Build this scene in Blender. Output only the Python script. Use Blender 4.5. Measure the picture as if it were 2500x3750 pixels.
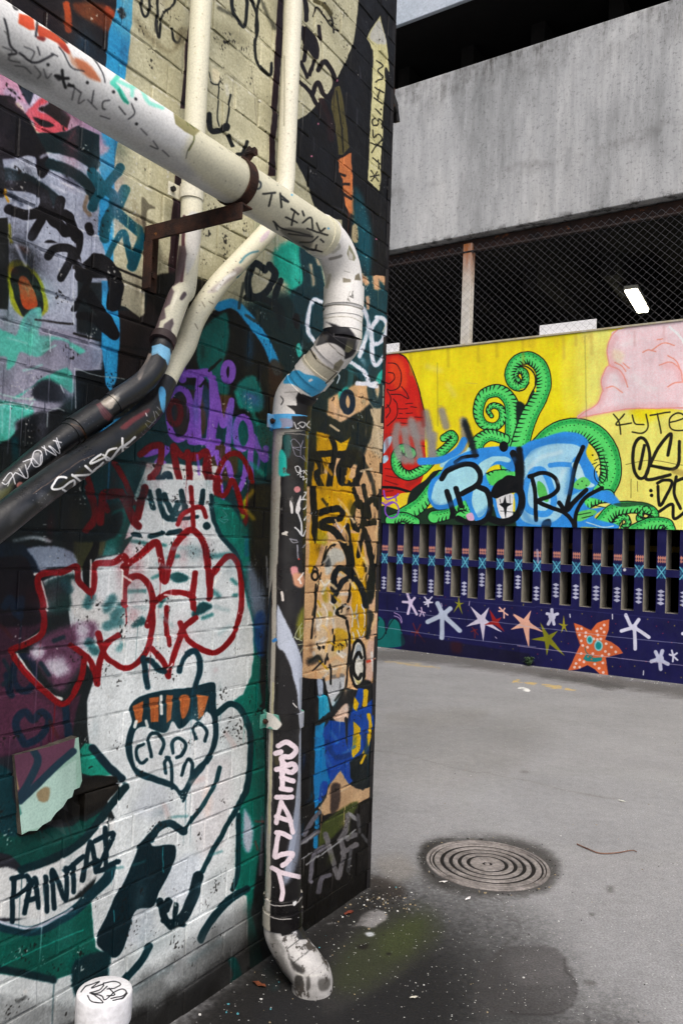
import bpy, bmesh, math, random
import numpy as np
from mathutils import Vector
random.seed(7)
for o in list(bpy.data.objects): bpy.data.objects.remove(o)
SC = bpy.context.scene
COL = SC.collection
# ---------------------------------------------------------------- camera (photo pixels: 2500 x 3750)
FP = 2900.0; PITCH = math.atan(107.0/FP); ROLL = math.radians(2.2)
CAM = Vector((0, 0, 1.6))
_F = Vector((0, math.cos(PITCH), math.sin(PITCH)))
_U0 = Vector((0, -math.sin(PITCH), math.cos(PITCH))); _R0 = Vector((1, 0, 0))
_R = _R0*math.cos(ROLL) + _U0*math.sin(ROLL); _U = _U0*math.cos(ROLL) - _R0*math.sin(ROLL)
def ray(px, py): return (_F + _R*((px-1250)/FP) + _U*((1875-py)/FP))
def proj(P):
    d = Vector(P)-CAM; z = d.dot(_F); return 1250+FP*d.dot(_R)/z, 1875-FP*d.dot(_U)/z
cd = bpy.data.cameras.new("camera"); cam = bpy.data.objects.new("camera", cd); COL.objects.link(cam)
from mathutils import Matrix
m = Matrix((( _R.x,_U.x,-_F.x),(_R.y,_U.y,-_F.y),(_R.z,_U.z,-_F.z))).to_4x4(); m.translation = CAM
cam.matrix_world = m
cd.sensor_fit = 'VERTICAL'; cd.sensor_height = 36.0; cd.lens = FP/3750*36.0; cd.clip_start = .05; cd.clip_end = 3000
SC.camera = cam
# ---------------------------------------------------------------- light: bright overcast
SUN_EL, SUN_AZ = math.radians(54), math.radians(168)   # azimuth from +Y clockwise
w = bpy.data.worlds.new("World"); SC.world = w; w.use_nodes = True
nt = w.node_tree; bg = nt.nodes['Background']
sky = nt.nodes.new('ShaderNodeTexSky'); sky.sky_type = 'NISHITA'; sky.sun_disc = False
sky.sun_elevation = SUN_EL; sky.sun_rotation = SUN_AZ; sky.air_density = 1.0; sky.dust_density = 5.0; sky.ozone_density = 1.0
nt.links.new(sky.outputs[0], bg.inputs[0]); bg.inputs[1].default_value = 0.12
sd = bpy.data.lights.new("sun", 'SUN'); sd.energy = 1.5; sd.angle = math.radians(30); sd.color = (1, .975, .94)
so = bpy.data.objects.new("sun", sd); COL.objects.link(so)
sv = Vector((math.sin(SUN_AZ)*math.cos(SUN_EL), math.cos(SUN_AZ)*math.cos(SUN_EL), math.sin(SUN_EL)))
so.rotation_euler = sv.to_track_quat('Z', 'Y').to_euler(); so.location = (6, -4, 20)
SC.view_settings.view_transform = 'Standard'; SC.view_settings.look = 'None'; SC.view_settings.gamma = 1
SC.view_settings.exposure = 0.66
SC.cycles.max_bounces = 6; SC.cycles.diffuse_bounces = 3
# ---------------------------------------------------------------- frames of reference
def ground(px, py, z=0.0):
    r = ray(px, py); return CAM + r*((z-CAM.z)/r.z)
dirL = ray(3089, 2053); dirL.z = 0; dirL.normalize()      # left wall runs away to the right
dirR = -(ray(-3134, 1814)); dirR.z = 0; dirR.normalize()  # garage front: s grows to the right
C0 = ground(1353, 3249)
LD = -dirL; LN = Vector((dirL.y, -dirL.x, 0))              # along the wall towards the camera, outward normal
G0 = ground(1371, 2367)
RD = dirR; RN = Vector((RD.y, -RD.x, 0))
if RN.y > 0: RN = -RN
def W(u, v, off=0.0): return C0 + LD*u + LN*off + Vector((0, 0, v))
def Gp(s, z, off=0.0): return G0 + RD*s + RN*off + Vector((0, 0, z))
def plL(px, py, off=0.0):       # photo pixel -> (u, v) on the plane parallel to the brick wall
    r = ray(px, py); t = (C0 + LN*off - CAM).dot(LN)/r.dot(LN); P = CAM + r*t
    return (P-C0).dot(LD), P.z
def plR(px, py, off=0.0):
    r = ray(px, py); t = (G0 + RN*off - CAM).dot(RN)/r.dot(RN); P = CAM + r*t
    return (P-G0).dot(RD), P.z
# ---------------------------------------------------------------- object helpers
def tag(o, label=None, cat=None, group=None, kind=None):
    if label: o['label'] = label
    if cat: o['category'] = cat
    if group: o['group'] = group
    if kind: o['kind'] = kind
    return o
def empty(name, loc, label, cat, group=None):
    o = bpy.data.objects.new(name, None); COL.objects.link(o); o.location = loc
    return tag(o, label, cat, group)
def mesh_obj(name, verts, faces, mats, parent=None, uvs=None, fmat=None, smooth=False):
    me = bpy.data.meshes.new(name); me.from_pydata([tuple(v) for v in verts], [], faces)
    for mm in (mats if isinstance(mats, (list, tuple)) else [mats]): me.materials.append(mm)
    if uvs is not None:
        l = me.uv_layers.new(name="UVMap")
        flat = np.array([c for f in me.polygons for i in f.vertices for c in uvs[i]], np.float32) if not callable(uvs) else None
        l.data.foreach_set('uv', flat)
    if fmat is not None: me.polygons.foreach_set('material_index', fmat)
    if smooth: me.polygons.foreach_set('use_smooth', [True]*len(me.polygons))
    me.update()
    o = bpy.data.objects.new(name, me); COL.objects.link(o)
    if parent is not None:
        o.parent = parent
        bpy.context.view_layer.update()
        o.matrix_parent_inverse = parent.matrix_world.inverted()
    return o
class MB:
    def __init__(s): s.v = []; s.f = []; s.m = []
    def add(s, vs, fs, mi=0):
        b = len(s.v); s.v += [Vector(a) for a in vs]; s.f += [tuple(b+i for i in f) for f in fs]; s.m += [mi]*len(fs)
    def hexa(s, p, mi=0):   # p: 4 bottom + 4 top corners
        s.add(p, [(3,2,1,0),(4,5,6,7),(0,1,5,4),(1,2,6,5),(2,3,7,6),(3,0,4,7)], mi)
    def boxG(s, s0, s1, z0, z1, o0, o1, mi=0):
        s.hexa([Gp(s0,z0,o1),Gp(s1,z0,o1),Gp(s1,z0,o0),Gp(s0,z0,o0),Gp(s0,z1,o1),Gp(s1,z1,o1),Gp(s1,z1,o0),Gp(s0,z1,o0)], mi)
    def boxL(s, u0, u1, z0, z1, o0, o1, mi=0):
        s.hexa([W(u0,z0,o0),W(u1,z0,o0),W(u1,z0,o1),W(u0,z0,o1),W(u0,z1,o0),W(u1,z1,o0),W(u1,z1,o1),W(u0,z1,o1)], mi)
    def bar(s, a, b, wx, wy, up=Vector((0,0,1)), mi=0):
        a = Vector(a); b = Vector(b); d = (b-a).normalized()
        x = d.cross(up); x = x.normalized() if x.length > 1e-5 else Vector((1,0,0)); y = x.cross(d)
        c = [x*wx/2*i + y*wy/2*j for i, j in ((-1,-1),(1,-1),(1,1),(-1,1))]
        s.hexa([a+q for q in c]+[b+q for q in c], mi)
    def cyl(s, a, b, r, n=16, r2=None, mi=0):
        a = Vector(a); b = Vector(b); d = (b-a).normalized(); r2 = r if r2 is None else r2
        x = d.orthogonal().normalized(); y = d.cross(x)
        vs = [a+(x*math.cos(t)+y*math.sin(t))*r for t in [2*math.pi*i/n for i in range(n)]]
        vs += [b+(x*math.cos(t)+y*math.sin(t))*r2 for t in [2*math.pi*i/n for i in range(n)]]
        fs = [(i,(i+1)%n,n+(i+1)%n,n+i) for i in range(n)]+[tuple(range(n-1,-1,-1)),tuple(range(n,2*n))]
        s.add(vs, fs, mi)
    def build(s, name, mats, parent=None, smooth=False, bevel=0):
        o = mesh_obj(name, s.v, s.f, mats, parent, fmat=s.m, smooth=smooth)
        if bevel:
            b = o.modifiers.new('b', 'BEVEL'); b.width = bevel; b.segments = 2; b.limit_method = 'ANGLE'
        return o
# ---------------------------------------------------------------- node materials
def hexc(h):
    return np.array([int(h[i:i+2], 16)/255 for i in (0, 2, 4)])
def lin(h):
    c = hexc(h); return tuple(np.where(c <= .04045, c/12.92, ((c+.055)/1.055)**2.4))+(1,)
class NM:
    """small node-material builder"""
    def __init__(s, name, rough=.7, spec=.3):
        s.m = bpy.data.materials.new(name); s.m.use_nodes = True; s.t = s.m.node_tree
        s.b = s.t.nodes['Principled BSDF']; s.b.inputs['Roughness'].default_value = rough
        s.b.inputs['Specular IOR Level'].default_value = spec
    def n(s, typ, **k):
        q = s.t.nodes.new(typ)
        for a, v in k.items(): setattr(q, a, v)
        return q
    def l(s, a, b): s.t.links.new(a, b)
    def coord(s, kind='Object'): 
        return s.n('ShaderNodeTexCoord').outputs[kind]
    def noise(s, scale, detail=4, rough=.6, vec=None, stretch=None):
        q = s.n('ShaderNodeTexNoise'); q.inputs['Scale'].default_value = scale; q.inputs['Detail'].default_value = detail
        q.inputs['Roughness'].default_value = rough
        v = vec or s.coord()
        if stretch:
            mp = s.n('ShaderNodeMapping'); mp.inputs['Scale'].default_value = stretch; s.l(v, mp.inputs[0]); v = mp.outputs[0]
        s.l(v, q.inputs[0]); return q.outputs['Fac']
    def ramp(s, fac, stops):
        q = s.n('ShaderNodeValToRGB'); cr = q.color_ramp
        while len(cr.elements) < len(stops): cr.elements.new(.5)
        for e, (p, c) in zip(cr.elements, stops):
            e.position = p; e.color = c if len(c) == 4 else tuple(c)+(1,)
        s.l(fac, q.inputs[0]); return q.outputs[0]
    def mix(s, a, b, fac, mode='MIX'):
        q = s.n('ShaderNodeMix', data_type='RGBA', blend_type=mode)
        for k, x in ((0, fac), (6, a), (7, b)):
            if hasattr(x, 'is_output') or hasattr(x, 'links'): s.l(x, q.inputs[k])
            else: q.inputs[k].default_value = x
        return q.outputs[2]
    def bump(s, h, strength=.4, dist=.01, prev=None):
        q = s.n('ShaderNodeBump'); q.inputs['Strength'].default_value = strength; q.inputs['Distance'].default_value = dist
        s.l(h, q.inputs['Height'])
        if prev: s.l(prev, q.inputs['Normal'])
        return q.outputs[0]
    def out(s, color=None, normal=None, rough=None):
        if color is not None:
            if isinstance(color, tuple): s.b.inputs['Base Color'].default_value = color
            else: s.l(color, s.b.inputs['Base Color'])
        if normal is not None: s.l(normal, s.b.inputs['Normal'])
        if rough is not None: s.l(rough, s.b.inputs['Roughness'])
        return s.m
def g(v): return (v, v, v, 1)
def mottled(name, a, b, scale=6, rough=.7, bump=.15, stretch=None, spec=.3, extra=None, metallic=0):
    M = NM(name, rough, spec)
    n1 = M.noise(scale, 6, .65, stretch=stretch)
    c = M.ramp(n1, [(.35, lin(a)), (.65, lin(b))])
    n2 = M.noise(scale*14, 3)
    c = M.mix(c, M.ramp(n2, [(.3, g(.72)), (.7, g(1.0))]), 1.0, 'MULTIPLY')
    if extra:
        c = M.mix(c, lin(extra[0]), M.ramp(M.noise(extra[1], 6, .7), [(extra[2], g(0)), (extra[2]+.06, g(1))]))
    M.b.inputs['Metallic'].default_value = metallic
    return M.out(c, M.bump(n2, bump, .004))
MAT = {}
MAT['rust'] = mottled('rusty steel', '1A100E', '45281A', 18, .85, .5, extra=('8A5826', 30, .66))
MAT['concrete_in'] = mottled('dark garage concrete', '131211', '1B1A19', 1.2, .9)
MAT['reveal'] = mottled('raw concrete block', '7E7A70', '969186', 8, .9, .3)
MAT['steel'] = mottled('galvanised wire', '5E5E62', '7A7A7E', 20, .6, .1, metallic=0)
MAT['white_board'] = mottled('white board', 'ECECEE', 'F4F4F6', 4, .6)
MAT['black_metal'] = mottled('black metal', '0E0E10', '1C1A1A', 20, .6)
MAT['joint'] = mottled('dark pipe joint', '1A1614', '2E2824', 20, .8)
MAT['pvc_white'] = mottled('white plastic pipe', 'D2D2D0', 'E2E2E0', 3, .35, .05)
_p = NM('stained post', .7, .2); _c = _p.ramp(_p.noise(5, 5), [(.35, lin('B8B2A6')), (.65, lin('D4D0C8'))])
_s = _p.n('ShaderNodeSeparateXYZ'); _p.l(_p.coord(), _s.inputs[0]); _r = _p.n('ShaderNodeMapRange'); _r.inputs[1].default_value = 5.35; _r.inputs[2].default_value = 5.95; _p.l(_s.outputs[2], _r.inputs[0])
_q = _p.n('ShaderNodeMath', operation='MULTIPLY'); _p.l(_r.outputs[0], _q.inputs[0]); _p.l(_p.ramp(_p.noise(6, 5, .7, stretch=(1, 1, .15)), [(.3, g(.25)), (.6, g(1))]), _q.inputs[1])
MAT['post'] = _p.out(_p.mix(_c, lin('96582A'), _q.outputs[0]))
# ---------------------------------------------------------------- painted surfaces: spray strokes laid on a surface's own UV image
ZF = {'A': (0, 0, 1.7422), 'B': (700, 0, 1.96), 'C': (0, 900, 1.96), 'D': (700, 900, 1.96), 'E': (0, 1800, 1.4255),
      'G': (900, 1800, 2.1383), 'H': (900, 2700, 2.24), 'J': (1380, 850, 1.4), 'K': (1380, 1150, 2.7034), 'Q': (0, 0, 3.136),
      'L': (1900, 1150, 2.6133), 'M': (1360, 1900, 2.6133), 'N': (1900, 1900, 2.6133), 'T': (1300, 2400, 1.3067),
      'U': (1100, 3000, 1.12), 'P': (0, 0, .6272), 'X': (0, 0, 1.0), 'I': (1380, 0, 1.4), 'V': (960, 1500, 4.2764), 'Y': (0, 1400, 2.45), 'W': (1000, 840, 3.5639), 'S': (500, 500, 3.4087)}
def vnoise(h, w, cell, seed):
    r = np.random.RandomState(seed); gh, gw = int(h/cell)+3, int(w/cell)+3
    gr = r.rand(gh, gw).astype(np.float32)
    y = np.arange(h)/cell; x = np.arange(w)/cell
    y0 = y.astype(int); x0 = x.astype(int); fy = y-y0; fx = x-x0
    fy = (fy*fy*(3-2*fy))[:, None]; fx = (fx*fx*(3-2*fx))[None]
    a = gr[y0][:, x0]; b = gr[y0][:, x0+1]; c = gr[y0+1][:, x0]; d = gr[y0+1][:, x0+1]
    return (a*(1-fx)+b*fx)*(1-fy)+(c*(1-fx)+d*fx)*fy
def catmull(p, closed=False, k=6):
    p = np.array(p, float)
    if len(p) < 3: return p
    if closed: q = np.vstack([p[-1], p, p[0], p[1]])
    else: q = np.vstack([2*p[0]-p[1], p, 2*p[-1]-p[-2]])
    out = []
    for i in range(1, len(q)-2):
        a, b, c, d = q[i-1], q[i], q[i+1], q[i+2]
        for t in np.arange(k)/k:
            out.append(.5*((2*b)+(c-a)*t+(2*a-5*b+4*c-d)*t*t+(3*b-a-3*c+d)*t**3))
    if not closed: out.append(q[-2])
    return np.array(out)
class Canvas:
    """image of a surface; PX, PY = where each texel lies as seen in the reference view (to place the strokes)"""
    def __init__(s, name, pos, base, seed=1, wob=1.4, mask=None):
        H, Wd = pos.shape[:2]; s.name = name; s.H = H; s.W = Wd
        d = pos-np.array(CAM, dtype=np.float32)
        z = np.maximum(d@np.array(_F), .02)
        s.PX = (1250+FP*(d@np.array(_R))/z).astype(np.float32); s.PY = (1875-FP*(d@np.array(_U))/z).astype(np.float32)
        s.PX += (vnoise(H, Wd, 9, seed)-.5)*wob*2+(vnoise(H, Wd, 28, seed+1)-.5)*wob*3
        s.PY += (vnoise(H, Wd, 9, seed+2)-.5)*wob*2+(vnoise(H, Wd, 28, seed+3)-.5)*wob*3
        s.mask = mask; s.grain = vnoise(H, Wd, 1.5, seed+4)
        s.img = np.ones((H, Wd, 3), np.float32)*hexc(base).astype(np.float32)
        T = 32; s.tiles = []
        bb = []
        for y in range(0, H, T):
            for x in range(0, Wd, T):
                a = s.PX[y:y+T, x:x+T]; b = s.PY[y:y+T, x:x+T]
                if mask is not None and not mask[y:y+T, x:x+T].any(): continue
                s.tiles.append((y, x)); bb.append((a.min(), a.max(), b.min(), b.max()))
        s.bb = np.array(bb); s.T = T
    def _sel(s, x0, x1, y0, y1):
        b = s.bb; return np.nonzero((b[:, 1] >= x0) & (b[:, 0] <= x1) & (b[:, 3] >= y0) & (b[:, 2] <= y1))[0]
    def _blend(s, sl, a, col):
        if s.mask is not None: a = a*s.mask[sl]
        s.img[sl] += (col-s.img[sl])*a[..., None]
    def stroke(s, pts, r, soft, col, alpha=1):
        pts = np.array(pts, np.float32); r = np.broadcast_to(np.array(r, np.float32), (len(pts),)); m = r.max()+soft
        for i in s._sel(pts[:, 0].min()-m, pts[:, 0].max()+m, pts[:, 1].min()-m, pts[:, 1].max()+m):
            y, x = s.tiles[i]; sl = (slice(y, y+s.T), slice(x, x+s.T)); b = s.bb[i]
            X = s.PX[sl]; Y = s.PY[sl]; best = None
            if len(pts) == 1: segs = [(0, 0)]
            else: segs = [(j, j+1) for j in range(len(pts)-1)]
            for j, k in segs:
                ax, ay = pts[j]; bx, by = pts[k]
                if max(ax, bx)+m < b[0] or min(ax, bx)-m > b[1] or max(ay, by)+m < b[2] or min(ay, by)-m > b[3]: continue
                dx, dy = bx-ax, by-ay; L2 = dx*dx+dy*dy+1e-6
                t = np.clip(((X-ax)*dx+(Y-ay)*dy)/L2, 0, 1)
                d = np.hypot(X-ax-t*dx, Y-ay-t*dy)-(r[j]+t*(r[k]-r[j]))
                best = d if best is None else np.minimum(best, d)
            if best is None: continue
            a = np.clip(.5-best/soft, 0, 1); a = a*a*(3-2*a)
            if soft > 8: a = np.clip(a+(s.grain[sl]-.5)*.5*(a*(1-a)*4), 0, 1)
            s._blend(sl, a*alpha, col)
    def fill(s, pts, soft, col, alpha=1):
        pts = np.array(pts, np.float32); n = len(pts); m = soft
        for i in s._sel(pts[:, 0].min()-m, pts[:, 0].max()+m, pts[:, 1].min()-m, pts[:, 1].max()+m):
            y, x = s.tiles[i]; sl = (slice(y, y+s.T), slice(x, x+s.T)); b = s.bb[i]
            X = s.PX[sl]; Y = s.PY[sl]; ins = np.zeros(X.shape, bool); best = np.full(X.shape, 1e6, np.float32)
            for j in range(n):
                ax, ay = pts[j]; bx, by = pts[(j+1) % n]
                if not (max(ay, by) < b[2] or min(ay, by) > b[3]) and ay != by:
                    ins ^= ((ay > Y) != (by > Y)) & (X < (bx-ax)*(Y-ay)/(by-ay)+ax)
                if max(ax, bx)+m < b[0] or min(ax, bx)-m > b[1] or max(ay, by)+m < b[2] or min(ay, by)-m > b[3]: continue
                dx, dy = bx-ax, by-ay; L2 = dx*dx+dy*dy+1e-6
                t = np.clip(((X-ax)*dx+(Y-ay)*dy)/L2, 0, 1)
                best = np.minimum(best, np.hypot(X-ax-t*dx, Y-ay-t*dy))
            sd = np.where(ins, -best, best); a = np.clip(.5-sd/soft, 0, 1); a = a*a*(3-2*a)
            if soft > 8: a = np.clip(a+(s.grain[sl]-.5)*.5*(a*(1-a)*4), 0, 1)
            s._blend(sl, a*alpha, col)
    def run(s, text):
        for ln in text.strip().splitlines():
            ln = ln.split('#')[0].strip()
            if not ln: continue
            head, pt = ln.split(':'); h = head.split()
            fx, fy, fs = ZF[h[0]]; typ = h[1]; col = hexc(h[2]).astype(np.float32)
            wd = float(h[3])/fs; soft = max(float(h[4])/fs, 1.8); al = float(h[5]) if len(h) > 5 else 1
            for part in pt.split('/'):
                raw = [tuple(float(c) for c in q.split(',')) for q in part.split()]
                P = [(fx+a/fs, fy+b/fs) for a, b in raw]
                if typ == 'L': s.stroke(catmull(P), wd/2, soft, col, al)
                elif typ == 'P': s.stroke(P, wd/2, soft, col, al)
                elif typ == 'I':    # tapering stroke
                    q = catmull(P); s.stroke(q, np.linspace(wd/2, .6, len(q)), soft, col, al)
                elif typ == 'F': s.fill(catmull(P, True), soft, col, al)
                elif typ == 'G': s.fill(P, soft, col, al)
                elif typ == 'D':
                    for c in P: s.stroke([c], wd/2, soft, col, al)
                elif typ in 'OR':
                    (cx, cy), (rx, ry) = P[0], (raw[1][0]/fs, raw[1][1]/fs)
                    q = [(cx+rx*math.cos(t), cy+ry*math.sin(t)) for t in np.linspace(0, 2*math.pi, 25)[:-1]]
                    if typ == 'O': s.fill(q, soft, col, al)
                    else: s.stroke(q+[q[0]], wd/2, soft, col, al)
    def grade(s, k=.085, sat=1.1):
        """paint pigments: deeper darks, purer hues"""
        im = np.clip(s.img, 0, 1); im = im-k*np.sin(2*np.pi*im); L = im.mean(2, keepdims=True); s.img = np.clip(L+(im-L)*sat, .012, .95)
    def haze(s, n, seed, x0, y0, x1, y1, rmax=.07, amax=.35):
        """soft overspray in colours picked up from nearby"""
        R = random.Random(seed); H, Wd = s.H, s.W; src = s.img.copy()
        for _ in range(n):
            i = R.randrange(Wd); j = R.randrange(H)
            if not (x0 < s.PX[j, i] < x1 and y0 < s.PY[j, i] < y1): continue
            i2 = min(Wd-1, max(0, i+R.randint(-80, 80))); j2 = min(H-1, max(0, j+R.randint(-80, 80))); col = src[j2, i2]
            r = int(R.uniform(.015, rmax)*s.res); e = R.uniform(.5, 1.9); ya, yb, xa, xb = max(0, j-2*r), min(H, j+2*r), max(0, i-2*r), min(Wd, i+2*r)
            Y, X = np.mgrid[ya:yb, xa:xb]; d = np.hypot((X-i)*e, (Y-j)/e)/max(r, 1)
            a = np.exp(-d*d*1.6)*R.uniform(.1, amax)*(.6+.8*s.grain[ya:yb, xa:xb]); a = np.clip(a, 0, 1)[..., None]
            s.img[ya:yb, xa:xb] += (col-s.img[ya:yb, xa:xb])*a
    def image(s):
        im = bpy.data.images.new(s.name, s.W, s.H, alpha=False)
        px = np.ones((s.H, s.W, 4), np.float32); px[..., :3] = np.clip(s.img, 0, .955)
        im.pixels.foreach_set(px.ravel()); im.update(); im.pack(); return im
def plane_canvas(name, fn, a0, a1, b0, b1, res, base, seed=1, wob=1.4):
    """rows run bottom to top (UV v up)"""
    Wd = int((a1-a0)*res); H = int((b1-b0)*res)
    o = np.array(fn(0, 0)); da = np.array(fn(1, 0))-o; db = np.array(fn(0, 1))-o
    A = a0+(np.arange(Wd)+.5)/res; B = b0+(np.arange(H)+.5)/res
    pos = o+A[None, :, None]*da+B[:, None, None]*db
    c = Canvas(name, pos.astype(np.float32), base, seed, wob); c.ext = (a0, a1, b0, b1); c.A = A; c.B = B; c.res = res
    return c
def painted(name, canvas, rough=.55, grime=.35, bumps=((60, .25, .004),), spec=.35, streak=True, wear=None, cmul=None):
    M = NM(name, rough, spec); uv = M.coord('UV')
    t = M.n('ShaderNodeTexImage'); t.image = canvas.image(); t.extension = 'EXTEND'; t.interpolation = 'Cubic'; M.l(uv, t.inputs[0])
    c = t.outputs[0]
    n1 = M.noise(3.0, 8, .7); c = M.mix(c, M.ramp(n1, [(.3, g(1-grime)), (.62, g(1.0))]), 1.0, 'MULTIPLY')
    if streak:
        n3 = M.noise(7, 5, .7, stretch=(1, 1, .12)); c = M.mix(c, M.ramp(n3, [(.3, g(1-grime*.6)), (.6, g(1.0))]), 1.0, 'MULTIPLY')
    n4 = M.noise(170, 2); c = M.mix(c, M.ramp(n4, [(.25, g(.8)), (.6, g(1.0))]), 1.0, 'MULTIPLY')
    if wear:
        wc, wsc, th = wear
        c = M.mix(c, lin(wc), M.ramp(M.noise(wsc, 8, .75), [(th, g(0)), (th+.03, g(1))]))
    nm = None
    for sc, st, di in bumps: nm = M.bump(M.noise(sc, 5, .6), st, di, nm)
    rr = M.ramp(M.noise(11, 4), [(.3, g(rough-.15)), (.7, g(rough+.2))])
    return M.out(c, nm, rr)
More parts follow.
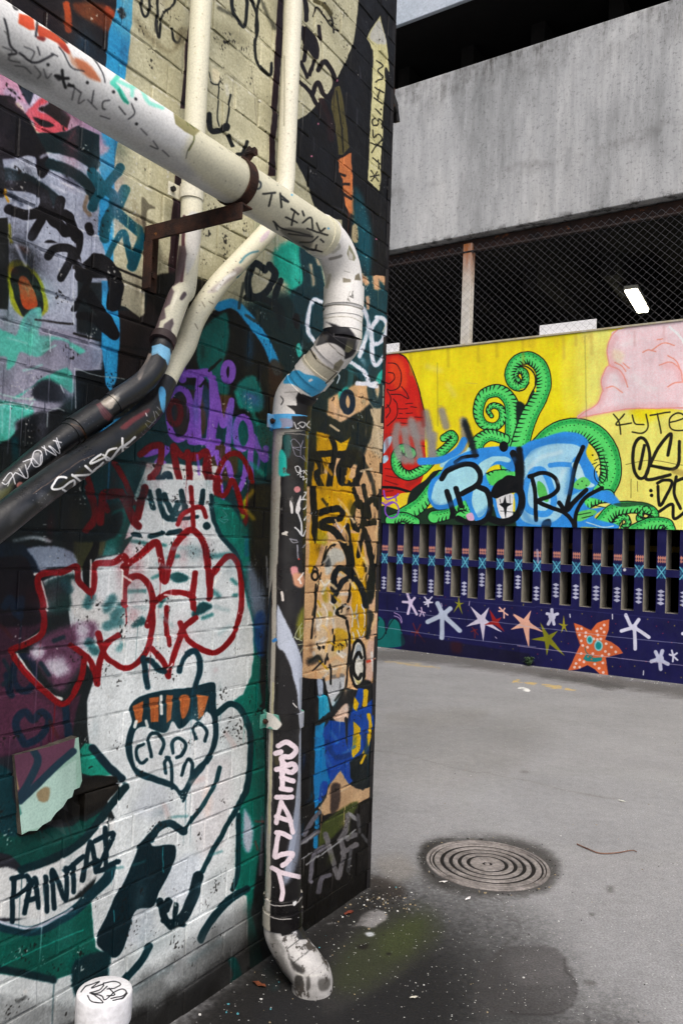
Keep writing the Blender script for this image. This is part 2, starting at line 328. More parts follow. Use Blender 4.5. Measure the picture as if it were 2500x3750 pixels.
# ---------------------------------------------------------------- graffiti on the brick wall; one soft grey shadow is painted in too
WALL_PAINT = """
P F 1C2426 0 60 : -900,700 300,640 380,900 640,820 900,900 900,2400 -900,2400
P F 2A2C34 0 50 : -900,1300 -60,1250 -40,2400 -900,2400
P F 96A0B4 0 60 : -900,300 -20,400 -40,900 -600,1100 -900,900
P F 4A2C3E 0 60 : -700,1250 -60,1350 -100,1650 -700,1900
P F 123F44 0 40 : 370,830 640,860 640,1240 560,1260 300,1180 340,950
P F 102C30 0 40 : 560,700 900,700 900,1000 640,960
A G 211819 0 6 : -900,-200 740,-200 740,120 690,250 680,420 640,780 -100,500 -900,400
A F 3A2420 0 60 0.6 : 250,40 420,100 560,240 420,260 250,120
A L C2501C 46 16 : 420,30 430,90 440,190
A F 75401F 0 40 : 470,20 640,20 740,90 750,180 700,210 600,150 500,90
A L A8522C 44 24 : 680,60 735,130 720,200
A G 419CCD 0 8 : 740,-100 857,-100 846,150 820,330 806,450 765,870 745,960 735,1100 730,1250 725,1760 620,1760 630,1300 635,900 640,780 680,400 690,200 712,150 735,60
A D 14202A 50 18 : 772,70 785,100
A F 2E7EA8 0 22 0.6 : 690,260 780,330 830,390 760,330
A G A3A9BA 0 14 : -900,980 560,980 640,1100 640,1300 630,1500 720,1740 720,1800 -900,1800
A F B09FB2 0 30 : -400,300 120,430 480,680 640,780 650,900 700,950 600,1000 500,860 300,850 180,760 80,640 -400,620
A F C48FA4 0 40 0.8 : -100,420 90,440 130,560 190,660 60,620 -100,600
A F 8E93A8 0 20 0.5 : 60,560 130,600 100,650 30,600
A F 343B46 0 16 : 70,430 200,480 270,560 240,610 195,668 150,600 110,500
A G CFC4DC 0 16 : 195,668 235,560 310,575 280,640
A F C8606A 0 22 : 170,720 300,600 310,640 250,700 390,760 430,830 330,850 240,840 220,780
A G 2A1C1C 0 12 : 300,570 380,620 385,680 455,740 430,820 350,760 250,690 310,660
A F 1E1518 0 14 : 215,750 260,755 345,795 280,805
A L A88AA0 60 40 0.8 : 430,700 560,800 640,900
A G 0B2226 0 12 : -500,850 250,850 420,840 500,800 635,860 640,1060 590,1130 560,1060 480,1010 310,970 100,1000 -500,1000
A L 2C2C30 16 20 0.8 : 480,830 440,900 410,930
A F 110B0F 0 16 : -400,640 40,610 110,670 180,740 225,830 260,900 300,980 315,1080 270,1135 235,1090 220,1000 100,1010 -400,1010
A F B4BAC8 0 14 : 40,1070 120,1010 205,1000 240,1100 260,1150 180,1120 60,1085
A F ACB2C2 0 18 : 310,975 400,990 500,1040 560,1080 470,1080 340,1040
A L 0C1A1E 84 16 : 40,1110 180,1160 280,1220 350,1280
A L 122A2E 66 18 : 320,1040 450,1090 560,1170 600,1250
A L 0B0A0C 60 14 : -20,1020 0,1120 10,1230
A L 8C7E70 26 16 : 560,1250 548,1330 580,1370
A L 0F5662 66 10 : 590,1100 640,1180 700,1230
A L 0F5662 60 10 : 775,1070 700,1160 620,1260 595,1320
A L 0F5662 70 10 : 800,1210 760,1290 690,1400 670,1520
A L 0E5260 64 10 : 720,1240 750,1350 820,1420 905,1500 880,1600 840,1700
A L 0E5260 40 10 : 690,1640 740,1540 790,1480 820,1590 840,1700
A L 0B070A 66 8 : 60,1180 180,1190 280,1240 275,1330 180,1370 60,1335
A L 0B070A 58 8 : 290,1240 270,1380 205,1510
A L 0B070A 66 8 : 300,1290 330,1400 380,1430 / 390,1280 370,1400 420,1480 / 420,1370 450,1400 485,1510
A D 0B070A 54 8 : 572,1445 580,1475
A L 0B070A 56 8 : 290,1640 310,1560 400,1600 470,1640 505,1500 430,1480 / 470,1630 430,1750 / 400,1600 440,1700
A F 0E0C0D 0 12 : 540,1760 590,1620 680,1660 760,1740 900,1762
A G 14140E 0 10 : -200,1400 50,1390 62,1760 -200,1760
A L 8E8A20 20 16 0.9 : 62,1440 72,1560 75,1720
A L D99A20 14 8 : 28,1210 55,1285
A L 14181C 15 7 : 900,-20 905,60 925,108 950,80 945,-20 / 1000,-20 1000,180 1015,235 1022,150 1040,80 1110,30 1118,-20 / 1100,180 1105,250 1135,275 1158,240
A L D8D4BC 22 16 0.7 : 925,20 930,70 / 1025,-20 1020,90 1040,40
A F 77705C 0 50 0.7 : 870,110 1000,260 1100,330 1130,200 1190,180 1200,260 1060,330 900,200
A G 351F24 0 4 : 1215,-80 1240,-80 1225,300 1205,700 1150,690 1160,600 1180,450 1185,300 1205,180
A G 3A2428 0 5 : 1125,1080 1180,1100 1170,1250 1160,1390 1150,1500 1185,1760 1070,1760 1090,1560 1085,1400 1110,1240
A F 6E6A5C 0 12 : 905,1260 950,1300 990,1330 940,1350 930,1500 905,1440
A F 8A826C 0 40 0.5 : 850,1260 900,1400 880,1560 860,1400
# ----- left middle
C G A8ADBC 0 14 : -900,-20 545,-20 560,300 545,700 300,900 -900,900
C F A19FAE 0 40 : -900,560 560,620 720,900 600,980 500,1100 200,1300 -900,1500
C F 77798A 0 60 0.5 : 400,640 700,760 640,900 480,820
C G 14140E 0 12 : -300,-20 62,-20 72,300 60,460 -300,440
C F A3A018 0 22 : 60,150 130,100 240,170 310,280 345,420 310,500 200,520 105,450 66,300
C F 0E0E08 0 10 : 80,190 150,145 230,190 292,290 312,420 285,500 190,520 130,430 95,320
C F BE4816 0 8 : 140,230 190,228 250,320 268,430 210,455 160,420 140,330
C F 6CC8B4 0 22 : -200,540 60,620 120,640 160,540 210,470 290,440 300,560 280,640 420,660 600,740 560,770 480,700 380,680 335,760 260,800 150,760 110,860 60,890 40,790 -200,830
C L 62B0AC 60 22 0.8 : 240,480 200,590
C F 5FBDA9 0 18 : 100,1090 250,1010 300,960 480,880 525,960 525,1060 400,990 240,1020 140,1090
C F 5FBEAA 0 26 : -300,1110 180,1140 240,1220 130,1260 60,1400 -300,1440
C L BCE4DC 10 8 : -20,1170 20,1140 160,1140 200,1170 240,1130 / -20,1060 120,1090 260,1110
C F 2A2E36 0 46 : 240,1030 330,960 430,1000 500,1110 380,1130 250,1100
C F 1A1D20 0 50 : 160,1250 340,1190 370,1350 220,1400 120,1300
C G 17191B 0 14 : 540,900 780,880 850,1000 1000,1000 1000,1300 540,1400 360,1360 360,1190 540,1170
C G 2B2220 0 10 : 850,470 1040,460 1100,200 1350,240 1350,600 1120,720 1000,950 860,960
C G ABA692 0 8 : 870,150 1040,232 1035,480 1010,520 900,440 860,430
C F 151210 0 26 : 1040,230 1300,200 1500,300 1200,520 1040,330
C L 16130F 16 8 : 700,90 880,180 1040,240 / 530,630 720,680 850,720 1070,750 / 260,530 520,560
C G 3F9BCF 0 12 : 728,250 795,250 850,480 862,640 845,950 800,1060 765,1000 730,760
C G 3788B8 0 16 : 740,1280 880,1230 920,1300 760,1440 690,1420
C L 0A0708 104 8 : 590,215 640,150 720,110 800,190 835,300 815,420
C L 0A0708 44 8 : 600,150 640,210 600,330 535,455
C L 0A0708 80 8 : 620,330 700,450 770,540 820,640
C L 0A0708 60 8 : 575,505 640,510 720,570 800,640
C L 0A0708 60 8 : 350,75 400,20 520,30 570,170 / 520,30 500,120 440,230
C L 0E3E44 50 30 : 110,1400 120,1560 80,1700
C F 0C4044 0 40 : 860,1300 1100,1250 1000,1700 700,1900 600,1700
# ----- purple and red tags
D G 101214 0 14 : 40,560 230,420 420,520 520,700 560,800 660,900 600,1350 300,1250 100,1000 -200,1000 -200,700
D F 0E6B66 0 30 : 60,640 240,480 275,600 260,760 230,860 280,1000 230,1080 60,900
D F 1A7A74 0 34 : 330,1000 470,940 510,1180 350,1160
D F 0F5B58 0 40 : 280,1240 600,1300 610,1600 400,1640 260,1500
D F 5A3E18 0 26 0.8 : -100,1080 60,1060 100,1340 -100,1340
D F 5A3A1C 0 30 0.8 : 160,1420 330,1480 300,1680 140,1640
D F 8A8A14 0 30 0.9 : 370,1840 470,1760 480,1960 370,1960
D F 6A4A1C 0 24 0.8 : 150,1100 290,1080 240,1260
D L 2E93C4 66 16 : 200,440 300,420 400,500 500,640 560,740 620,900
D F 1E9A88 0 60 : 600,30 780,-20 840,200 800,400 740,380 680,260 600,200
D F 45BBA6 0 40 0.7 : 720,30 800,150 800,330 720,280
D F 173C44 0 26 : 780,20 900,40 960,300 950,600 840,700 790,600 740,430 720,330 800,250
D L B9A58E 26 24 0.8 : 900,60 920,130 / 860,140 880,280
D F 3FA79C 0 12 : 750,720 780,700 800,770 770,800
D F 4A3020 0 30 0.8 : 560,840 660,880 620,1200 560,1150
D L 10202A 50 7 : 530,170 450,130 410,250 430,360 520,345 600,210 560,140
D L 0F2028 46 7 : 400,375 520,385 640,450 652,580 / 640,250 600,390 650,545
D L 3A403C 22 10 0.8 : 380,270 345,450 / 400,500 470,540 480,470
D O 141018 0 12 : 757,540 28,56
D G 1B4A52 0 20 : 1180,180 1430,220 1425,960 1300,1020 1130,900 1060,820 1100,700
D L C9A080 46 24 : 1250,120 1240,200 1255,260 / 1320,70 1325,200 1330,300 / 1330,190 1420,280
D L BFA08A 26 20 : 1260,370 1265,450
D L 22585C 40 14 : 1150,860 1140,1000 1100,1060
D G CBA581 0 30 : 980,1100 1200,980 1430,960 1400,1980 860,1980 880,1600 960,1400
D F C0B49C 0 40 0.7 : 1290,1120 1400,1000 1390,1500 1250,1400
D F 15252B 0 24 : 1040,1240 1200,1200 1290,1140 1300,1300 1240,1500 1200,1580 1080,1500 1000,1400 880,1330 880,1180
D F C9A688 0 24 : 1000,1110 1060,1170 1180,1190 1090,1260 1040,1240 1000,1170
D L 24434B 60 18 : 1300,880 1290,1040 1330,1140 1370,1100 1390,930
D F 2E9A90 0 24 : 1060,1060 1110,1010 1130,1040 1080,1110
D R 0C2A42 44 10 : 1125,1120 36,70
D F 3AA79A 0 12 : 1330,950 1375,890 1370,960 1340,1000
D G C3960F 0 16 : 900,1330 990,1360 1020,1500 940,1640 880,1640
D G C79C12 0 12 : 1030,1390 1080,1420 1145,1370 1100,1500 1040,1480
D G C8980E 0 20 : 870,1620 1190,1680 1160,1960 870,1960
D L DCE0EE 30 14 : 930,400 880,390 845,500 840,620 880,690 / 1330,530 1290,600 1300,700 1360,690 1400,600 1380,530 1330,510 / 1290,700 1300,800 1330,860 1395,780 / 1230,450 1270,560 1240,700 1210,790 / 1120,820 1240,900 1270,990 1330,1010 / 1195,990 1330,990
D L 0B121C 46 7 : 880,1500 1000,1490 / 890,1500 935,1600 900,1640 940,1745 / 1010,1390 1030,1460 1010,1600 990,1730
D L 0B121C 52 7 : 1060,1500 1190,1490 1220,1560 1180,1700 1100,1720 1070,1610 1110,1510 / 1190,1490 1100,1620
D L 0B121C 46 7 : 1180,1680 1220,1800 1260,1900 / 1120,1700 1110,1840 1135,1740 / 1165,1740 1240,1760 1270,1850
D L 0E1830 30 8 : 1385,1500 1380,1980
C F 1C1A30 0 20 0.6 : 1200,1080 1400,1050 1420,1300 1250,1380
C L 8259B2 56 9 : 1290,770 1310,960
C R 8259B2 42 9 : 1290,1210 88,185
C R 58101A 44 8 : 1252,1195 46,80
C L 8259B2 54 9 : 1350,915 1480,910 / 1430,940 1410,1180 1400,1400 / 1530,950 1545,1200 1510,1480
C L 8259B2 44 9 : 1370,1405 1568,1410 / 1130,1560 1200,1460 1050,1500 / 1180,1560 1160,1620 / 1260,1640 1240,1700
D L 8B64BE 54 9 : -40,920 130,915
D L 8B64BE 50 9 : 65,930 45,1180 50,1380 / 145,950 155,1200 130,1400 140,1490
D L 8B64BE 42 9 : -30,1370 60,1400 140,1400
D R 8B64BE 46 8 : 270,905 34,66
D L 8B64BE 42 9 : 150,970 190,1130 230,1290 288,1110 / 290,1110 275,1280 260,1480
D R 8B64BE 42 9 : 370,1345 58,115
D L 8B64BE 40 9 : 440,1700 430,1600 445,1370 480,1450 530,1540 535,1450 / 180,1480 200,1560 / 220,1840 200,1650 260,1560 300,1700 340,1750 385,1640 400,1560 / 110,1720 180,1680
D L 8B64BE 34 8 : 510,1740 520,1960 / 455,1810 555,1830 / 550,1830 470,1980
C G D2D2CC 0 14 : 1060,1560 1568,1580 1568,2000 1000,2000 960,1800
C L 0C2A38 44 8 : 1150,1600 1110,1740 1100,1880 / 1110,1740 1210,1640 1230,1760 / 1240,1760 1200,1900 1270,1920 1300,1760 / 1330,1700 1330,1960 1400,1800 1460,1900
C L 6E0A14 42 8 : 590,1470 570,1530 640,1700 700,1940 / 780,1900 740,1780 870,1760 / 820,1560 900,1700 1000,1950
C L 6E0A14 48 8 : 1010,1500 1090,1440 1160,1450 1140,1600 1080,1680 980,1900 / 1080,1660 1180,1790 1260,1810 1300,1740 1270,1600 1250,1440 1300,1500 1400,1520 1480,1480 1500,1640 1568,1690
C L 700A14 46 8 : 1350,1480 1370,1700 1385,1960 / 350,1600 420,1640 380,1760
D L 700A14 44 8 : -20,1500 60,1500 112,1480 100,1600 150,1740
D R 780A12 38 8 : 310,1760 132,275
D L 780A12 38 8 : 190,1640 195,1770 240,1790 290,1680 340,1800 370,1900 410,1900 415,1790
# ----- lower figure
E G 0D5650 0 16 : 600,100 740,60 700,230 640,330 540,340 560,200
E G 0C6F64 0 16 : 1080,0 1200,60 1290,200 1310,400 1345,560 1365,800 1355,1000 1390,1425 1385,1700 1310,2200 1390,2500 1300,2560 1200,2300 1100,1500 1100,900
E G D0D6D6 0 10 : 745,-60 1110,-60 1112,150 1180,260 1235,330 1290,560 1322,700 1322,860 1310,960 1270,1060 1225,1090 1290,1160 1315,1300 1308,1483 1250,1660 1235,1900 1230,2080 1290,2110 1305,2500 1200,2800 -400,2800 -300,2280 100,2240 480,2100 600,1700 480,1425 462,1250 460,1100 500,960 380,800 360,620 210,470 480,360 640,330 700,230 655,250 728,60
E F C9C0C0 0 80 0.5 : 1000,1500 1200,1400 1180,1800 1050,1900
E F B8C0CC 0 60 0.5 : 900,1950 1050,1900 1000,2150 850,2100
E F D8B8A8 0 40 0.5 : 1080,1540 1110,1600 1080,1700 1060,1620
E F C0C6D0 0 70 0.5 : 700,1650 820,1500 900,1650 800,1720
E F AEB4C0 0 70 0.4 : 640,2050 760,2000 800,2300 660,2350
E L 08383F 24 7 : 1100,20 1110,110 1150,220 1235,330 1275,460
E L 0A4A4C 16 8 : 1275,460 1320,620 1350,760
E G 201F1F 0 14 : 1290,-40 1500,-40 1500,2800 1300,2600 1290,2480 1395,2500 1385,1700 1420,1400 1355,1000 1365,800 1345,560 1300,300
E F 6C7684 0 50 : 1290,380 1340,420 1385,560 1375,740 1310,620
E F 1E4A7E 0 30 0.8 : 1330,660 1380,640 1375,860 1330,820
E L 1C5A80 20 18 0.7 : 1285,240 1290,330
E L 8A8A8A 8 8 : 1395,340 1392,500
E F AEB8C8 0 24 : 1278,1660 1310,1720 1325,1800 1305,1880 1278,1860 1268,1760
E L 7a767c 16 14 0.8 : 1365,1700 1368,1850 1360,2000
E L 8a4a44 12 10 0.7 : 1330,1720 1375,1725 / 1335,1830 1345,1870
E G 4A2C3E 0 14 : -500,270 200,300 232,420 195,430 235,690 110,800 60,850 170,980 320,1110 425,1060 380,1240 375,1310 -500,1500
E F 1A121C 0 26 : -300,280 110,275 210,380 222,600 160,700 -300,660
E F 18283A 0 16 : -100,300 60,270 160,300 220,400 180,430 120,340 -100,360
E F 5D364C 0 40 0.8 : -100,1020 280,1120 300,1300 -100,1360
E L 13263A 40 12 : 30,600 60,560 90,640 110,560 105,650 / 40,960 60,1060
E R 13263A 34 12 : 130,950 56,90
E L 102C40 38 10 : 130,1320 80,1210 130,1150 170,1190 220,1150 255,1200 210,1280 140,1320 / 340,1120 360,1280
E F 98A2B2 0 18 : 150,300 280,288 380,320 425,385 260,400 225,425 180,350
E G 45462C 0 24 : 380,210 570,200 540,330 480,350 430,420 385,320
E F 0E0E0E 0 8 : 440,380 480,300 500,230 520,250 515,330 480,400 470,520 440,470
E F 0C1A1E 0 20 : 200,200 480,190 640,100 600,240 340,260
E L C8D0D4 20 20 0.8 : 80,260 180,240 260,260
E F 20403E 0 34 : 240,470 400,440 380,600 300,640 240,600
E F CFCFCB 0 30 : 380,460 460,520 600,600 560,700 400,660 370,560
E F 6A4A5E 0 50 : 250,740 480,680 500,760 420,820 380,800 440,880 360,1000 300,1040 200,900 150,850
E F D0CCD6 0 60 0.9 : 240,900 320,860 360,930 300,960
E D CBC6D0 70 46 0.9 : 430,725 200,840 300,920 440,790
E L 22575A 50 30 0.85 : 340,480 360,510 / 470,790 500,830 / 590,560 560,610 / 480,550 460,590 / 560,700 620,680 / 640,600 600,650
E F 1D5254 0 16 : 880,440 930,420 990,455 920,475
E F 154A4E 0 16 : 1005,630 1060,575 1110,602 1020,655
E F 1D5254 0 22 0.9 : 690,690 740,650 770,690 700,710
E L 2A6A68 20 18 0.8 : 680,520 760,520 / 860,560 840,600 / 1060,660 1110,640 / 1210,460 1230,480 / 1220,540 1235,540 / 800,450 850,430 / 880,350 930,340 / 690,260 860,280
E L 2B6668 30 26 0.7 : 1090,340 1200,330 / 1110,520 1140,540 / 620,820 640,800
E L 08343C 30 6 : 780,0 800,85 / 830,0 850,110 890,140 930,60 / 860,20 900,110 960,100 950,0 / 1060,0 1055,60
E L 08343C 26 6 : 790,232 850,214 / 880,216 940,206 / 700,224 732,230
E D 08343C 42 6 : 1080,178
E L 08343C 20 8 : 900,150 1030,130
E L 6E0A14 40 8 : 460,-20 500,120 455,200 / 540,40 530,160 / 560,25 640,20 700,150 722,180 / 755,-20 720,130
E L 7A0912 24 7 : 930,172 960,110 1050,80 1075,130 / 1000,-20 1010,180
E L DAD8D0 14 6 : 92,850 160,950 260,1055 320,1080 / 70,820 200,745 222,700 / 212,470 248,620 / 180,430 380,410 420,480
E L 7E0812 33 5 : 60,832 200,762 230,690 222,590 200,442 330,420 402,392 412,460 440,500 482,530 492,470 500,385 600,372 650,340 664,390 655,500 653,590
E L 7E0812 32 5 : 665,480 700,445 745,450 790,510 802,600 775,700
E L 7E0812 34 5 : 650,395 740,330 815,262 838,340 860,470 885,370 920,270 980,208 1020,208 1060,265 1085,380 1095,555
E L 7E0812 30 5 : 1092,480 1125,410 1190,340 1232,360 1258,450 1262,600 1230,720 1180,800 1120,842 1050,820 980,770 945,690
E L 7E0812 30 5 : 812,580 860,540 940,525 1000,545 1012,610 / 1000,545 1018,430 / 1025,660 960,720 910,840 880,960
E L 7E0812 30 5 : 882,965 850,890 790,820 / 800,560 805,680 780,800 720,895 660,925 600,895 550,850 515,740 / 620,750 555,800 520,900 510,1000 / 510,1005 480,890 440,850 372,800
E L 7E0812 32 5 : 445,860 425,970 385,1060 325,1108 250,1060 150,960 100,900 70,850
E L 7E0812 24 5 : 875,605 872,700 882,800
E L 7E0812 7 4 : 656,580 658,690 / 480,530 482,560 / 1018,560 1018,630 / 1002,100 1008,190
E L B03040 5 5 0.7 : 740,340 810,285 / 1255,470 1258,600 / 110,905 200,1010
E F 08323C 0 6 : 680,1130 720,1080 790,1050 880,1035 1000,1022 1120,1000 1128,1100 1142,1200 1140,1290 1110,1380 1060,1460 1000,1540 960,1625 920,1560 830,1525 730,1490 672,1410 655,1330 672,1250 690,1200
E F D2D6D6 0 7 : 710,1250 760,1230 860,1260 900,1200 940,1240 1000,1190 1040,1200 1080,1150 1112,1190 1108,1300 1070,1390 1010,1460 955,1560 910,1520 800,1480 715,1440 690,1340
E G A0633A 0 5 : 697,1122 750,1092 742,1200 712,1215
E G A0633A 0 5 : 780,1075 832,1070 830,1205 792,1205
E G A0633A 0 5 : 872,1062 905,1062 892,1190 870,1210
E F A0633A 0 6 : 942,1065 990,1068 985,1140 955,1185 938,1130
E G A0633A 0 5 : 1030,1060 1088,1068 1062,1170 1035,1192
E L DADAD4 16 6 : 765,1200 775,1230 / 845,1070 845,1160 / 712,1200 705,1230
E L 08323C 18 5 : 752,1320 716,1340 715,1385 742,1418 770,1400 / 795,1385 780,1290 820,1262 860,1310 842,1370 / 905,1365 900,1310 932,1285 970,1320 950,1375 925,1390 / 1022,1290 1010,1240 1040,1210 1080,1250 1070,1300 / 870,1470 860,1420 880,1400 900,1440 905,1550 / 955,1480 980,1402 1008,1430 1000,1510 980,1540 / 870,1390 885,1392
E L 083844 30 7 : 748,870 762,930 772,1020 / 750,880 790,885 830,930 862,940 / 942,940 962,870 1010,832 1040,862 1048,930 1028,1000 1012,1060
E L 08383F 34 6 : 1140,1155 1200,1110 1250,1130 1290,1200 1308,1290 1305,1425 1298,1480 1280,1570 1240,1650
E L 08383F 26 6 : 1240,1650 1170,1773 1110,1883 1060,1983 / 1245,1690 1245,1960 1215,2080
E L 08262F 56 6 : 1040,2010 1010,2110 960,2220 900,2260
E L 08383F 22 6 : 1145,1443 1115,1543 1050,1653 985,1733 970,1783
E L 08303A 40 6 : 965,1778 930,1755 880,1730 820,1760 792,1815
E F 06262F 0 7 : 735,1830 790,1772 795,1850 912,1848 915,1925 880,2010 830,2090 800,2170 722,2183 690,2243 650,2380 600,2433 540,2400 505,2343 560,2220 610,2110 650,2030 700,1920 720,1850
E L 06262F 40 6 : 835,2140 860,2230 890,2270 / 880,2140 866,2180
E L 06262F 30 6 : 920,2160 912,2240 / 850,2240 960,2260
E L 3FA3A8 4 4 0.8 : 855,1860 855,1990 / 600,2190 600,2250
E L 07343C 40 6 : 1290,2073 1200,2133 1120,2213 1070,2283 1045,2338
E L 07343C 34 6 : 780,2373 740,2443 690,2503 645,2560
E G 0B5A50 0 10 : -400,2270 60,2290 200,2310 330,2243 480,2143 500,2383 560,2423 520,2453 400,2513 250,2560 130,2533 -400,2480
E L 0D3A44 54 8 : -200,2230 60,2283 180,2293 300,2243 400,2183 480,2103 560,2023 585,1960
E L C8CEDC 14 8 : -40,2235 60,2265 180,2278 300,2225 380,2180
E F 0D343A 0 20 : 390,2463 560,2400 570,2500 540,2600 400,2640
E L 0A2E34 40 16 : -100,2480 100,2510 280,2550
E L 1F8A7C 6 5 : 10,2480 130,2420 290,2350 440,2290
E G D4D6D4 0 20 : -300,1990 40,1960 120,1990 300,1930 440,1840 530,1720 560,1700 600,1720 560,1960 400,2110 200,2230 -300,2230
E G 0A4A44 0 10 : -300,1560 60,1760 110,1800 400,1750 540,1660 535,1710 450,1823 340,1893 200,1950 120,1965 60,1900 -300,1800
E L 0A2E34 40 8 : 110,1975 300,1905 430,1823 520,1713 600,1613 660,1540
E F 0A3D44 0 20 : -300,1400 30,1440 70,1600 110,1760 60,1800 -100,1700
E G 1E8A78 0 12 : 440,1310 480,1320 590,1480 500,1490 400,1463 380,1400
E L 0A2E3A 42 8 : 485,1340 560,1430 640,1500
E G 16130F 0 10 : 95,1790 180,1755 260,1683 350,1568 400,1510 500,1480 610,1490 630,1545 540,1640 400,1725 220,1783 110,1800
E F 2A2620 0 50 0.8 : 400,1540 600,1520 560,1600 420,1650
E L 062A35 28 5 : 70,2025 64,2245 / 60,2020 140,2005 150,2060 85,2115
E L 062A35 26 5 : 130,2200 182,2015 205,2170 / 142,2140 200,2120 / 240,2010 248,2190
E L 062A35 26 5 : 285,2175 275,1975 345,2135 345,1965 / 388,2090 378,1945 / 340,1980 432,1905
E L 062A35 26 5 : 432,2030 470,1830 502,1985 / 440,1965 505,1925 / 495,1825 590,1790 510,1975 620,1930 / 548,1755 556,1975
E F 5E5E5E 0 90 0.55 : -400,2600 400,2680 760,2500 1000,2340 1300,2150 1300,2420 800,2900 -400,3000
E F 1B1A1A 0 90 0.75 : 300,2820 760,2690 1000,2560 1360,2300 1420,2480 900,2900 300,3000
E L 0E4A48 40 16 : 1215,2450 1240,2520 1225,2560
E D D8D8D4 24 5 : 130,2610
E L 3a3a3a 20 20 0.7 : 130,2640 90,2660
# ----- strip right of the downpipe
G G C8A27E 0 10 : 470,-40 1070,-40 1060,640 1030,1450 980,1560 930,1570 600,1500 440,1480
G F BFAE96 0 60 0.7 : 560,900 780,880 790,1400 560,1380
G G C4980C 0 12 : 545,-40 850,-40 840,300 780,300 700,220 600,380 520,640 490,640 495,300
G G C2980C 0 10 : 820,330 900,330 955,600 960,1000 940,1130 900,1135 850,1190 822,1190 830,800
G F B8921A 0 24 0.8 : 700,1080 790,1100 780,1220 690,1240
G F 8E8420 0 30 0.7 : 600,760 640,760 640,860 600,850
G D 9C8A24 40 24 0.8 : 745,490 700,900 570,960 720,620 660,960
G F B8B6AC 0 26 : 630,500 690,440 760,470 770,540 700,560 660,640 620,640
G F 4A4E50 0 24 : 610,520 650,510 660,580 620,590
G L BCB8B0 24 18 0.8 : 700,640 760,660 / 640,700 600,800 / 740,800 800,800 / 560,1000 570,1080 / 680,1000 690,1060 / 720,1250 780,1280 / 530,1260 540,1320
G G B2B4B6 0 12 : 600,1490 780,1440 775,1530 720,1640 670,1690 640,1600
G L 6a6a6a 30 16 0.8 : 680,1450 760,1440
G G 0B0D12 0 8 : 505,-40 558,-40 558,380 535,410 510,330
G G 1A1C1C 0 30 : 920,560 1050,640 1000,900 950,900
G L 0A1018 52 6 : 565,170 700,130 755,150 735,210 640,225 575,265 680,300 760,400 805,520 815,640
G L 0A1018 40 6 : 795,270 815,420 845,640 / 930,-40 965,200 / 845,-20 890,120 / 905,340 885,500
G R 0A1018 42 6 : 880,190 44,112
G L 0A1018 46 6 : 925,300 960,420 1005,625 / 1045,40 1050,300 1015,600 / 940,100 1000,60 1040,120 / 930,250 1020,240
G L 0A1420 48 6 : 692,850 688,670 735,600 800,630 830,690 / 700,800 760,705 850,690 920,800 938,890
G L 0C0C0C 17 6 : 700,415 660,430 620,500 595,580 / 545,730 540,890 515,1150
G R 0C0C0C 18 6 : 538,660 26,34
G L 0C0C0C 20 6 : 760,420 800,520 825,620 818,780 800,860 / 780,880 705,940 780,990 / 790,1010 812,1150 802,1380 780,1550 712,1690 / 605,1460 635,1600 665,1690 / 640,1300 668,1400 665,1500 / 680,1080 692,1160 680,1240
G D 0C0C0C 30 6 : 575,1220 612,1215 715,945
G L C8C4CC 9 6 : 815,900 835,960 830,1060 / 870,880 865,960 880,1060 / 850,990 880,960 / 905,880 930,940 925,1060 / 835,1100 850,1160 / 870,1080 900,1150 930,1090 / 700,220 735,300 / 775,270 745,320
G L 2a2a28 60 40 0.8 : 500,1330 570,1310
G O 0B0B0B 0 6 : 880,1350 66,200
G O D0CCC0 0 6 : 880,1350 45,170
G F 8C96A0 0 20 0.8 : 870,1200 905,1220 890,1300 850,1300
G F B0A050 0 20 0.6 : 850,1440 900,1480 880,1520
G L 0b0b0b 26 5 : 905,1300 880,1262 850,1330 852,1420 880,1465 905,1430
G G 1A2220 0 20 : 960,640 1050,640 1010,900 990,1140 940,1160 950,880
G F C8A48A 0 20 : 965,880 1050,850 1010,1150 960,1180
G F C9A898 0 14 : 950,1190 990,1170 1030,1200 1020,1400 960,1500 940,1400
G L B04838 18 8 : 955,1330 1005,1320
G L D8D0C8 20 10 : 985,1260 1005,1400
G F 1C1E20 0 20 : 920,1470 1000,1500 1010,1560 930,1580 880,1540
G G 0C0A0C 0 10 : 380,1450 600,1470 600,1560 570,1680 545,1820 500,2100 480,2700 380,2700
G G 2B95B4 0 10 : 565,1540 640,1610 655,1720 570,1790
G F 9AA4B4 0 14 : 560,1470 605,1490 600,1590 565,1590
G G 262626 0 16 : 780,1560 1000,1560 1020,1720 840,1700 830,1620 790,1700 700,1760 685,1710
G F CBB09E 0 18 : 690,1750 790,1660 805,1740 780,1810 700,1800
G G 0E4C92 0 12 : 580,1900 650,1790 780,1810 830,1720 880,1540 930,1540 905,1700 990,1620 1040,2250 540,2300
G G 1A88B8 0 10 : 545,1840 620,1800 600,1900 610,2352 540,2352
G G C7A20E 0 8 : 850,1600 885,1660 872,1720 842,1700
G G C7A20E 0 8 : 835,1800 895,1850 890,1960 850,1990
G L C7A20E 36 6 : 940,1560 930,1670
G G C7A20E 0 8 : 840,1860 895,1870 885,2040 825,2065
G L C7A20E 24 6 : 960,1750 978,1850 962,1970 920,2070
G G 061C20 0 14 : 830,2190 920,2150 970,2000 1000,1880 1040,1880 1040,2350 880,2290
G I 2C2C2C 30 8 : 780,1780 785,1900 788,2060
# ----- bottom strip
H G 15120F 0 14 : 380,560 560,560 700,600 1100,430 1100,1300 1000,1320 560,1600 380,1500
H G 1478A8 0 10 : 562,0 640,0 660,250 700,280 690,380 625,520 560,590
H F 0F4C96 0 10 : 690,0 800,0 850,250 780,390 700,360 660,200
H F 0F4C96 0 10 : 790,240 860,260 865,360 830,400 790,340
